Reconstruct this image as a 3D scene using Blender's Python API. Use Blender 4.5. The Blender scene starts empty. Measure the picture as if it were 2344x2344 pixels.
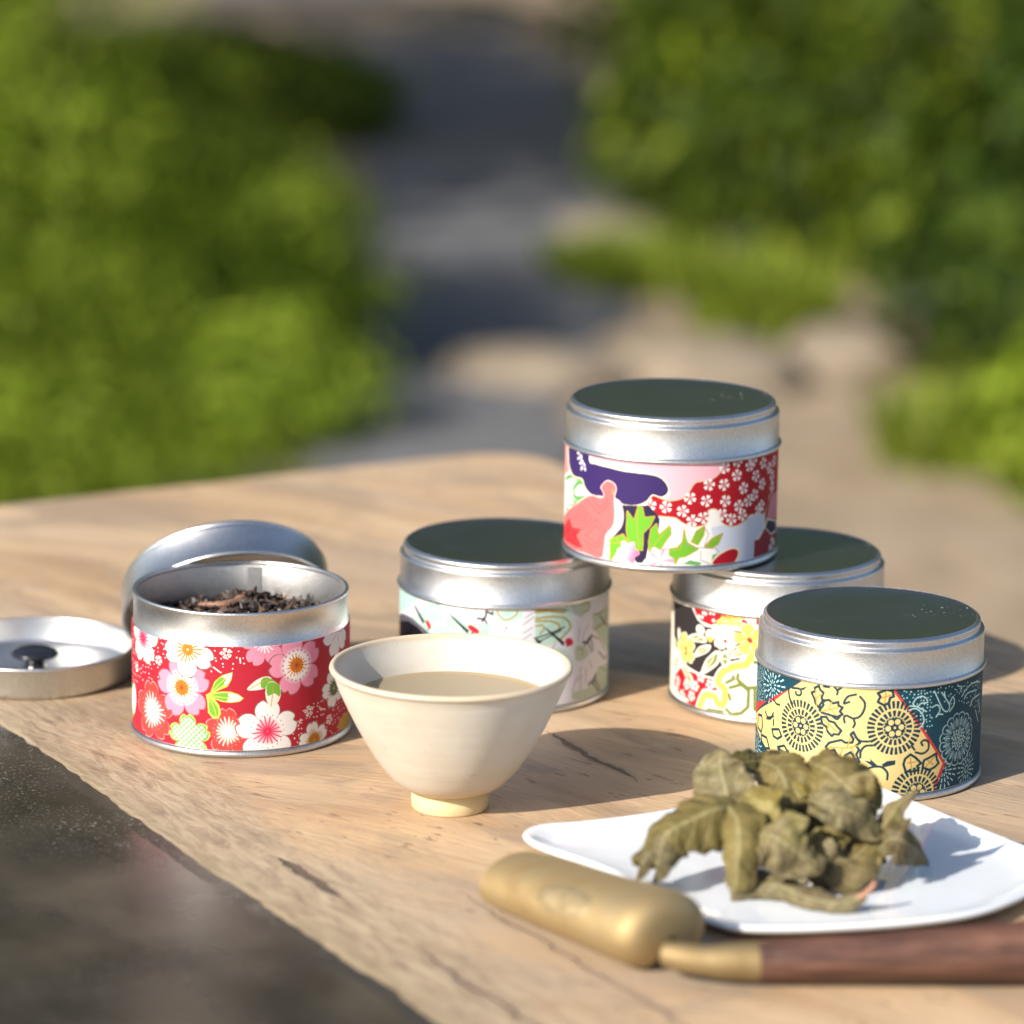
import bpy, bmesh, math, random
import numpy as np
from mathutils import Vector, Matrix, noise

SC = bpy.context.scene
COL = SC.collection
rad = math.radians

# ------------------------------------------------------------------ camera
cam_d = bpy.data.cameras.new('camera')
cam = bpy.data.objects.new('camera', cam_d)
COL.objects.link(cam)
SC.camera = cam
cam_d.sensor_width = 36.0
cam_d.lens = 135.0
cam_d.clip_start = 0.05
cam_d.clip_end = 400.0
cx = Vector((0.99993482, 0.00261431, 0.0111142))
cy = Vector((-0.01141753, 0.22895809, 0.97336932))
cf = Vector((0.0, 0.97343277, -0.22897301))
cam.matrix_world = Matrix(((cx.x, cy.x, -cf.x, 0.0), (cx.y, cy.y, -cf.y, 0.0),
                           (cx.z, cy.z, -cf.z, 0.39566), (0, 0, 0, 1)))
cam_d.dof.use_dof = True
cam_d.dof.focus_distance = 1.33
cam_d.dof.aperture_fstop = 7.0

# ------------------------------------------------------------------ sky and sun
SUN_AZ, SUN_EL = 43.5, 31.7          # the light travels towards this azimuth
world = bpy.data.worlds.new('World')
SC.world = world
world.use_nodes = True
wn = world.node_tree.nodes
wl = world.node_tree.links
sky = wn.new('ShaderNodeTexSky')
sky.sky_type = 'NISHITA'
sky.sun_disc = False
sky.sun_elevation = rad(SUN_EL)
sky.sun_rotation = rad(226.5)
sky.altitude = 100
sky.air_density = 1.0
sky.dust_density = 1.8
sky.ozone_density = 1.0
wn['Background'].inputs['Strength'].default_value = 0.12
wl.new(sky.outputs[0], wn['Background'].inputs['Color'])
sd = bpy.data.lights.new('sun', 'SUN')
sd.energy = 5.0
sd.angle = rad(0.5)
sd.color = (1.0, 0.93, 0.82)
sun = bpy.data.objects.new('sun', sd)
COL.objects.link(sun)
dirv = Vector((math.cos(rad(SUN_AZ)) * math.cos(rad(SUN_EL)), math.sin(rad(SUN_AZ)) * math.cos(rad(SUN_EL)), -math.sin(rad(SUN_EL))))
sun.rotation_euler = dirv.to_track_quat('-Z', 'Y').to_euler()
SC.view_settings.view_transform = 'Standard'
SC.view_settings.look = 'None'
SC.view_settings.gamma = 1.0
SC.view_settings.use_curve_mapping = False
SC.view_settings.exposure = 0.5
SC.render.engine = 'CYCLES'
SC.cycles.use_denoising = True
SC.cycles.max_bounces = 8
SC.cycles.caustics_reflective = False
SC.cycles.caustics_refractive = False
SC.cycles.sample_clamp_indirect = 4.0

ZG = -0.75                            # garden ground below the table top


# ------------------------------------------------------------------ helpers
def S(r, g, b):
    f = lambda c: (c / 255 / 12.92) if c / 255 <= 0.04045 else ((c / 255 + 0.055) / 1.055) ** 2.4
    return (f(r), f(g), f(b), 1.0)


class NT:
    """small helper to write node trees"""
    def __init__(self, name):
        self.m = bpy.data.materials.new(name)
        self.m.use_nodes = True
        self.t = self.m.node_tree
        self.b = self.t.nodes['Principled BSDF']
        self.out = self.t.nodes['Material Output']

    def n(self, typ, **kw):
        nd = self.t.nodes.new('ShaderNode' + typ)
        for k, v in kw.items():
            setattr(nd, k, v)
        return nd

    def link(self, a, b):
        self.t.links.new(a, b)

    def set(self, **kw):
        for k, v in kw.items():
            self.b.inputs[k.replace('_', ' ')].default_value = v

    def coord(self, kind='Object'):
        return self.n('TexCoord').outputs[kind]

    def mapping(self, src, rot=(0, 0, 0), scale=(1, 1, 1), loc=(0, 0, 0), typ='POINT'):
        mp = self.n('Mapping', vector_type=typ)
        mp.inputs['Location'].default_value = loc
        mp.inputs['Rotation'].default_value = rot
        mp.inputs['Scale'].default_value = scale
        self.link(src, mp.inputs['Vector'])
        return mp.outputs[0]

    def noise(self, src, scale, detail=4, rough=0.55, dist=0.0, lac=2.0):
        nd = self.n('TexNoise')
        nd.inputs['Scale'].default_value = scale
        nd.inputs['Detail'].default_value = detail
        nd.inputs['Roughness'].default_value = rough
        nd.inputs['Distortion'].default_value = dist
        if src is not None:
            self.link(src, nd.inputs['Vector'])
        return nd

    def ramp(self, src, stops, interp='LINEAR'):
        r = self.n('ValToRGB')
        r.color_ramp.interpolation = interp
        el = r.color_ramp.elements
        while len(el) < len(stops):
            el.new(0.5)
        for e, (p, c) in zip(el, stops):
            e.position = p
            e.color = c if len(c) == 4 else (*c, 1.0)
        self.link(src, r.inputs[0])
        return r.outputs[0]

    def smooth(self, src, a, b, lo=0.0, hi=1.0):
        m = self.n('MapRange', interpolation_type='SMOOTHSTEP')
        for i, v in enumerate((a, b, lo, hi)):
            m.inputs[i + 1].default_value = v
        self.link(src, m.inputs[0])
        return m.outputs[0]

    def math(self, op, a, b=None):
        m = self.n('Math', operation=op)
        for i, v in enumerate((a, b)):
            if v is None:
                continue
            if isinstance(v, (int, float)):
                m.inputs[i].default_value = v
            else:
                self.link(v, m.inputs[i])
        return m.outputs[0]

    def mix(self, fac, a, b, blend='MIX'):
        m = self.n('Mix', data_type='RGBA', blend_type=blend)
        for sock, v in ((m.inputs[0], fac), (m.inputs[6], a), (m.inputs[7], b)):
            if isinstance(v, (int, float)):
                sock.default_value = v
            elif isinstance(v, tuple):
                sock.default_value = v if len(v) == 4 else (*v, 1.0)
            else:
                self.link(v, sock)
        return m.outputs[2]

    def bump(self, h, strength, dist, prev=None):
        b = self.n('Bump')
        b.inputs['Strength'].default_value = strength
        b.inputs['Distance'].default_value = dist
        self.link(h, b.inputs['Height'])
        if prev is not None:
            self.link(prev, b.inputs['Normal'])
        return b.outputs[0]


def mesh_obj(name, verts, faces, mat=None, parent=None, smooth=True, sharp=40, loc=None):
    me = bpy.data.meshes.new(name)
    me.from_pydata([tuple(v) for v in verts], [], faces)
    me.validate()
    bm = bmesh.new()
    bm.from_mesh(me)
    bmesh.ops.recalc_face_normals(bm, faces=bm.faces)
    bm.to_mesh(me)
    bm.free()
    if smooth:
        me.shade_smooth()
        if sharp:
            me.set_sharp_from_angle(angle=rad(sharp))
    if mat:
        me.materials.append(mat)
    o = bpy.data.objects.new(name, me)
    COL.objects.link(o)
    if parent:
        o.parent = parent
    if loc:
        o.location = loc
    return o


def empty(name, loc=(0, 0, 0), rot=(0, 0, 0)):
    o = bpy.data.objects.new(name, None)
    o.empty_display_size = 0.02
    COL.objects.link(o)
    o.location = loc
    o.rotation_euler = rot
    return o


def tag(o, label=None, cat=None, group=None, kind=None):
    for k, v in (('label', label), ('category', cat), ('group', group), ('kind', kind)):
        if v:
            o[k] = v
    return o


def lathe(name, prof, mat, parent=None, seg=128, mm=True, sharp=40, closed=False, wob=0.0, seed=0):
    """revolve (r, z) points, given in millimetres"""
    k = 0.001 if mm else 1.0
    vs, fs, rings = [], [], []
    for r, z in prof:
        if r < 1e-6:
            rings.append([len(vs)])
            vs.append((0, 0, z * k))
        else:
            rg = []
            for i in range(seg):
                a = 2 * math.pi * i / seg
                w = 1.0
                if wob:
                    w = 1 + wob * noise.noise(Vector((math.cos(a) * 1.3 + seed, math.sin(a) * 1.3, z * 0.06)))
                rg.append(len(vs))
                vs.append((r * k * w * math.cos(a), r * k * w * math.sin(a), z * k))
            rings.append(rg)
    pairs = list(zip(rings, rings[1:]))
    if closed:
        pairs.append((rings[-1], rings[0]))
    for A, B in pairs:
        if len(A) == 1 and len(B) == 1:
            continue
        for i in range(seg):
            j = (i + 1) % seg
            if len(A) == 1:
                fs.append((A[0], B[i], B[j]))
            elif len(B) == 1:
                fs.append((A[i], A[j], B[0]))
            else:
                fs.append((A[i], A[j], B[j], B[i]))
    return mesh_obj(name, vs, fs, mat, parent, sharp=sharp)


def arc(cx_, cz_, r, a0, a1, n=8):
    return [(cx_ + r * math.cos(rad(a0 + (a1 - a0) * i / n)), cz_ + r * math.sin(rad(a0 + (a1 - a0) * i / n))) for i in range(n + 1)]


def catmull(pts, n=8, closed=False):
    pts = [np.array(q, float) for q in pts]
    m = len(pts)
    out = []
    rng = range(m if closed else m - 1)
    for i in rng:
        if closed:
            p0, p1, p2, p3 = pts[i - 1], pts[i], pts[(i + 1) % m], pts[(i + 2) % m]
        else:
            p1, p2 = pts[i], pts[i + 1]
            p0 = pts[i - 1] if i else 2 * p1 - p2
            p3 = pts[i + 2] if i + 2 < m else 2 * p2 - p1
        for k in range(n):
            t = k / n
            out.append(0.5 * (2 * p1 + (p2 - p0) * t + (2 * p0 - 5 * p1 + 4 * p2 - p3) * t * t + (3 * p1 - p0 - 3 * p2 + p3) * t ** 3))
    if not closed:
        out.append(pts[-1])
    return out


def tube(vs, fs, pts, radii, sides=10, cap=True):
    """append a tapered tube along pts to vs / fs"""
    pts = [Vector(q) for q in pts]
    base = len(vs)
    up = Vector((0, 0, 1))
    for i, q in enumerate(pts):
        t = (pts[min(i + 1, len(pts) - 1)] - pts[max(i - 1, 0)]).normalized()
        a = t.cross(up)
        if a.length < 1e-3:
            a = t.cross(Vector((1, 0, 0)))
        a.normalize()
        b = t.cross(a)
        for k in range(sides):
            an = 2 * math.pi * k / sides
            vs.append(q + (a * math.cos(an) + b * math.sin(an)) * radii[i])
    for i in range(len(pts) - 1):
        for k in range(sides):
            k2 = (k + 1) % sides
            fs.append((base + i * sides + k, base + i * sides + k2, base + (i + 1) * sides + k2, base + (i + 1) * sides + k))
    if cap:
        fs.append(tuple(base + k for k in range(sides)))
        fs.append(tuple(base + (len(pts) - 1) * sides + k for k in range(sides)))


# ------------------------------------------------------------------ printed papers (drawn in millimetres of unrolled paper)
PAL = dict(r=(184, 34, 54), w=(246, 244, 240), yg=(205, 215, 90), lg=(118, 178, 58), wo=(244, 240, 226), gold=(196, 158, 70),
           bw=(214, 220, 238), pk=(246, 186, 200), pkd=(222, 140, 152), coralL=(240, 150, 150), gn=(104, 166, 96), rdo=(226, 196, 150),
           rd=(178, 14, 34), cr=(243, 232, 200), pu=(52, 32, 98), nv=(38, 30, 66), co=(242, 112, 112), cop=(250, 205, 205),
           cod=(200, 78, 82), cor=(226, 150, 90), rb=(222, 44, 52), lg2=(112, 184, 44), gr=(150, 150, 150), rp=(150, 40, 52),
           lv=(232, 233, 242), tm=(186, 228, 218), mi=(200, 230, 218), tmd=(120, 178, 160), gd=(176, 150, 88), gm=(196, 210, 192),
           gm2=(150, 170, 150), dk=(70, 66, 80), k=(26, 26, 38), cap=(206, 30, 54), gr2=(150, 136, 130), te=(12, 66, 82),
           pa=(186, 216, 214), re=(214, 56, 54), dt=(22, 54, 66), ye=(226, 201, 134), gd2=(190, 144, 62), iv=(246, 240, 224),
           bk=(46, 40, 44), yl=(246, 226, 96), yl2=(246, 208, 90), ol=(120, 132, 66), ol2=(142, 146, 90))
PAL = {k: np.array(v, np.float32) / 255 for k, v in PAL.items()}
MM_W, MM_V0, MM_V1, PPM = 246.93, 2.0, 41.5, 9.0


class Paper:
    def __init__(self, bg):
        self.W = int(MM_W * PPM)
        self.H = int((MM_V1 - MM_V0) * PPM)
        self.I = np.empty((self.H, self.W, 3), np.float32)
        self.I[:] = PAL[bg]
        self.rng = np.random.default_rng(7)

    def win(self, u0, v0, u1, v1):
        x0 = max(0, int((u0 + MM_W / 2) * PPM) - 1)
        x1 = min(self.W, int((u1 + MM_W / 2) * PPM) + 2)
        y0 = max(0, int((v0 - MM_V0) * PPM) - 1)
        y1 = min(self.H, int((v1 - MM_V0) * PPM) + 2)
        if x1 <= x0 or y1 <= y0:
            return None
        u = (np.arange(x0, x1) + 0.5) / PPM - MM_W / 2
        v = (np.arange(y0, y1) + 0.5) / PPM + MM_V0
        U, V = np.meshgrid(u, v)
        return self.I[y0:y1, x0:x1], U, V

    def inside(self, U, V, P):
        m = np.zeros(U.shape, bool)
        n = len(P)
        for i in range(n):
            (x1, y1), (x2, y2) = P[i], P[(i + 1) % n]
            if y1 == y2:
                continue
            c = ((V >= y1) != (V >= y2)) & (U < (x2 - x1) * (V - y1) / (y2 - y1) + x1)
            m ^= c
        return m

    def poly(self, c, P, sm):
        if sm:
            P = catmull(P, 6, True)
        P = np.array(P)
        w = self.win(P[:, 0].min(), P[:, 1].min(), P[:, 0].max(), P[:, 1].max())
        if w:
            I, U, V = w
            I[self.inside(U, V, P)] = PAL[c]

    def line(self, c, wd, P, sm):
        if sm:
            P = catmull(P, 6)
        P = np.array(P, float)
        for a, b in zip(P, P[1:]):
            w = self.win(min(a[0], b[0]) - wd, min(a[1], b[1]) - wd, max(a[0], b[0]) + wd, max(a[1], b[1]) + wd)
            if not w:
                continue
            I, U, V = w
            d = b - a
            L = d @ d + 1e-9
            t = np.clip(((U - a[0]) * d[0] + (V - a[1]) * d[1]) / L, 0, 1)
            q = (U - a[0] - t * d[0]) ** 2 + (V - a[1] - t * d[1]) ** 2
            I[q < (wd / 2) ** 2] = PAL[c]

    def ell(self, c, q, rx, ry, rot):
        R = max(rx, ry)
        w = self.win(q[0] - R, q[1] - R, q[0] + R, q[1] + R)
        if w:
            I, U, V = w
            x, y = U - q[0], V - q[1]
            x, y = x * math.cos(rot) + y * math.sin(rot), -x * math.sin(rot) + y * math.cos(rot)
            I[(x / rx) ** 2 + (y / ry) ** 2 < 1] = PAL[c]

    def dots(self, c, P, r, step, seed):
        P = np.array(P)
        rng = np.random.default_rng(seed)
        for u in np.arange(P[:, 0].min(), P[:, 0].max(), step):
            for v in np.arange(P[:, 1].min(), P[:, 1].max(), step):
                x, y = u + rng.uniform(-.3, .3) * step, v + rng.uniform(-.3, .3) * step
                if rng.random() < .78 and self.inside(np.array([[x]]), np.array([[y]]), P)[0, 0]:
                    self.ell(c, (x, y), r * rng.uniform(.8, 1.15), r * rng.uniform(.8, 1.2), 0)

    def flower(self, st, q, R, rot):
        w = self.win(q[0] - R, q[1] - R, q[0] + R, q[1] + R)
        if not w:
            return
        I, U, V = w
        x, y = U - q[0], V - q[1]
        r = np.hypot(x, y)
        ph = np.arctan2(y, x) - rot - math.pi / 2
        s5 = 2 * math.pi / 5
        t = np.abs((ph / s5 + .5) % 1 - .5) * 2
        rb = R * (.5 + .5 * np.sqrt(np.clip(1 - t * t, 0, 1))) - R * .13 * np.clip(1 - t / .2, 0, 1)
        f = r / np.maximum(rb, 1e-6)
        g = r / R
        hsh = np.sin(ph * 91.7 + 1.3)
        c3 = lambda *a: np.array(a, np.float32) / 255

        def put(m, col):
            I[m] = col

        def grad(m, a, b, k):
            k = np.clip(k, 0, 1)[..., None]
            col = a * (1 - k) + b * k
            I[m] = col[m]

        def rays(n, r0, r1, wid, col, jit=.15):
            j = np.cos(np.floor(ph * n / (2 * math.pi)) * 7.3) * jit
            a = np.abs((ph * n / (2 * math.pi)) % 1 - .5) * 2 * math.pi * r / n
            put((a < wid) & (g > r0) & (g < r1 + j * r1), col)

        def ring(n, r0, rd_, col):
            for k in range(n):
                an = 2 * math.pi * k / n + rot
                put((x - R * r0 * math.cos(an)) ** 2 + (y - R * r0 * math.sin(an)) ** 2 < rd_ ** 2, col)
        m = f < 1
        if st in ('tiny', 'tinyw'):
            put((f < 1) & (g > .22) & (t < .72), PAL['w'])
            if st == 'tiny':
                put((np.abs(g - .62) < .08) & (t < .3), PAL['r'])
            return
        if st in ('sakura', 'sakbig'):
            put((f < .98) & (t < .66) & (g > .13), PAL['w'])
            put((g > .16) & (g < .5) & (t < .1), PAL['rd'])
            return
        line = c3(136, 106, 98)
        if st in ('pinkorange', 'whitestamen', 'whiteorange', 'whitepink', 'whitepinkB', 'whitegreen', 'whitegrey', 'pinktop', 'cream', 'yellow'):
            base = {'pinkorange': c3(238, 150, 178), 'pinktop': c3(236, 150, 178), 'cream': c3(248, 244, 226), 'yellow': c3(246, 214, 110)}.get(st, c3(248, 244, 242))
            edge = {'pinkorange': c3(150, 100, 96), 'pinktop': c3(214, 150, 150), 'cream': c3(244, 232, 190), 'yellow': c3(250, 244, 226)}.get(st, line)
            put(m, edge)
            put(f < 1 - (.48 if st != 'pinktop' else .3) / R, base)
            if st == 'pinkorange':
                grad(f < .78, c3(252, 244, 242), base, (g - .42) / .2 + .08 * hsh)
                ring(20, .49, .24, c3(64, 52, 60))
                put(g < .24, c3(226, 132, 40))
                rays(18, .03, .36, .2, c3(224, 128, 38))
                rays(12, .0, .25, .1, c3(160, 66, 26))
            elif st == 'whiteorange':
                put(g < .2, c3(232, 140, 40))
                rays(17, .03, .46, .28, c3(226, 128, 34))
                ring(16, .52, .17, c3(226, 214, 190))
                put(g < .04, c3(250, 230, 190))
            elif st in ('whitepink', 'whitepinkB'):
                grad(g < .46, c3(244, 120, 150), base, (g - .1) / .34)
                rays(17, .03, .42, .22, c3(222, 44, 84))
                ring(20, .5, .2, c3(90, 80, 84))
            elif st == 'whitegreen':
                put(g < .34, c3(92, 108, 70))
                rays(16, .02, .44, .2, c3(60, 72, 48))
                rays(9, .0, .3, .1, c3(190, 200, 160))
            elif st == 'pinktop':
                rays(15, .03, .42, .22, c3(252, 244, 244))
                ring(16, .5, .2, c3(190, 120, 130))
            elif st == 'whitestamen':
                put(g < .36, c3(206, 146, 44))
                rays(26, .1, .52, .16, c3(190, 120, 30))
            elif st == 'whitegrey':
                rays(5, .1, .5, .2, c3(200, 196, 196))
            elif st == 'cream':
                rays(5, .2, .8, .12, c3(240, 226, 160))
                put((t > .93) & (g > .3) & m, c3(214, 206, 170))
            elif st == 'yellow':
                put((t > .9) & (g > .1) & m, c3(250, 244, 226))
                grad((f < .8) & (t < .5), c3(244, 196, 80), base, g * 1.3)
                put(g < .12, c3(206, 60, 40))
            return
        if st in ('coralburst', 'coralcream'):
            put(m, c3(244, 190, 180))
            put(f < 1 - .3 / R, c3(232, 66, 62))
            cc = c3(252, 236, 240) if st == 'coralburst' else c3(252, 236, 196)
            grad(g < .6, cc, c3(232, 66, 62), (g - .15) / .42 + .1 * hsh)
            rays(20, .05, .56, .2, c3(252, 240, 236))
            ring(22, .62, .17, c3(250, 210, 190))
            return
        if st == 'lattice':
            put(m, c3(208, 216, 90))
            put(f < 1 - .5 / R, c3(108, 172, 92))
            a, b = (x + y) * .72, (x - y) * .72
            cell = (np.abs((a / 1.45) % 1 - .5) < .36) & (np.abs((b / 1.45) % 1 - .5) < .36)
            put(cell & (f < .86), c3(246, 246, 236))
            put(cell & (f < .84) & (np.abs((a / 1.45) % 1 - .5) < .1) & (np.abs((b / 1.45) % 1 - .5) < .1), c3(150, 190, 140))

    def motif(self, st, q, R, rot):
        w = self.win(q[0] - R, q[1] - R, q[0] + R, q[1] + R)
        if not w:
            return
        I, U, V = w
        x, y = U - q[0], V - q[1]
        g = np.hypot(x, y) / R
        ph = np.arctan2(y, x) + rot

        def sect(n, r0, r1, fill):
            return (g > r0) & (g < r1) & (np.abs((ph * n / (2 * math.pi)) % 1 - .5) < fill / 2)
        c3 = lambda *a: np.array(a, np.float32) / 255
        if st == 'mum':
            I[g < .72] = PAL['ye']
            I[sect(34, .72, .99, .6)] = PAL['dt']
            I[sect(20, .42, .64, .6)] = PAL['dt']
            I[g < .4] = PAL['dt']
            for k in range(7):
                an = 2 * math.pi * k / 6 + rot
                rr = 0 if k == 6 else .24
                e = (x / R - rr * math.cos(an)) ** 2 + (y / R - rr * math.sin(an)) ** 2
                I[e < (.105 if k < 6 else .05) ** 2] = PAL['ye']
            I[sect(20, .36, .44, .25)] = PAL['ye']
        elif st == 'mum2':
            n = 16
            a = ((ph * n / (2 * math.pi)) % 1 - .5)
            lobe = .86 + .12 * np.sqrt(np.clip(1 - (a * 2) ** 2, 0, 1))
            I[g < lobe] = PAL['te']
            pa = PAL['pa'] * .92
            I[(g < lobe) & (g > lobe - .05)] = pa
            I[(np.abs(np.abs(a) - .5) < .045) & (g > .4) & (g < .9)] = pa
            I[(np.abs(a) < .12) & (g > .46) & (g < .8)] = pa
            I[(np.abs(np.abs(a) - .27) < .06) & (g > .5) & (g < .72)] = pa
            rng = np.random.default_rng(3)
            for k in range(38):
                rr = .4 * math.sqrt((k + .4) / 38)
                an = k * 2.39996
                e = (x / R - rr * math.cos(an)) ** 2 + (y / R - rr * math.sin(an)) ** 2
                I[e < .052 ** 2] = pa
        elif st == 'burst':
            for r0, r1, n, f in ((.12, .3, 9, .45), (.38, .62, 14, .36), (.7, .98, 18, .26)):
                I[sect(n, r0, r1, f)] = PAL['pa']
        elif st in ('puff', 'puff2'):
            a = ph * 5 / (2 * math.pi)
            e = .82 + .14 * np.cos(ph * 6)
            m = g < e
            k = np.clip(g * 1.25, 0, 1)[..., None]
            if st == 'puff2':
                k = np.clip(np.abs(np.sin(ph * 2.5)) + .2, 0, 1)[..., None]
            else:
                k = np.clip((-(x * .7) / R + .55 + (y / R) * .3), 0, 1)[..., None]
            col = c3(238, 120, 160) * (1 - k) + c3(250, 244, 244) * k
            I[m] = col[m]
            I[(np.abs(g - e) < .03)] = c3(226, 170, 180)
        elif st == 'cuke':
            for k in range(5):
                an = 2 * math.pi * k / 5 + .4
                for rr in (.35, .6):
                    e = (x / R - rr * math.cos(an)) ** 2 + (y / R - rr * math.sin(an)) ** 2
                    I[e < .06 ** 2] = c3(206, 200, 160)
        elif st == 'ydrop':
            I[(np.abs(x / R) < .9) & (np.abs(y / R) < .5) & (np.abs((ph * 9 / 6.283) % 1 - .5) < .36)] = PAL['yl2']

    def run(self, ops):
        for o in ops:
            k = o[0]
            if k == 'P':
                self.poly(*o[1:])
            elif k == 'L':
                self.line(*o[1:])
            elif k == 'E':
                self.ell(*o[1:])
            elif k == 'D':
                self.dots(*o[1:])
            elif k == 'F':
                self.flower(*o[1:])
            elif k == 'K':
                self.motif(*o[1:])

    def image(self, name):
        # the far side of the tin carries the same design half a turn on
        h = self.W // 2
        q = self.W // 4
        src = self.I.copy()
        self.I[:, :q] = src[:, h:h + q]
        self.I[:, h + q:2 * h] = src[:, q:h][:, :h - q]
        n = np.random.default_rng(1).normal(0, 1, (self.H, self.W, 1)).astype(np.float32)
        self.I += n * .012
        a = np.ones((self.H, self.W, 4), np.float32)
        a[..., :3] = np.clip(self.I, 0, 1) * .91
        im = bpy.data.images.new(name, self.W, self.H, alpha=False)
        im.pixels.foreach_set(a.ravel())
        im.update()
        im.pack()
        return im


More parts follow.
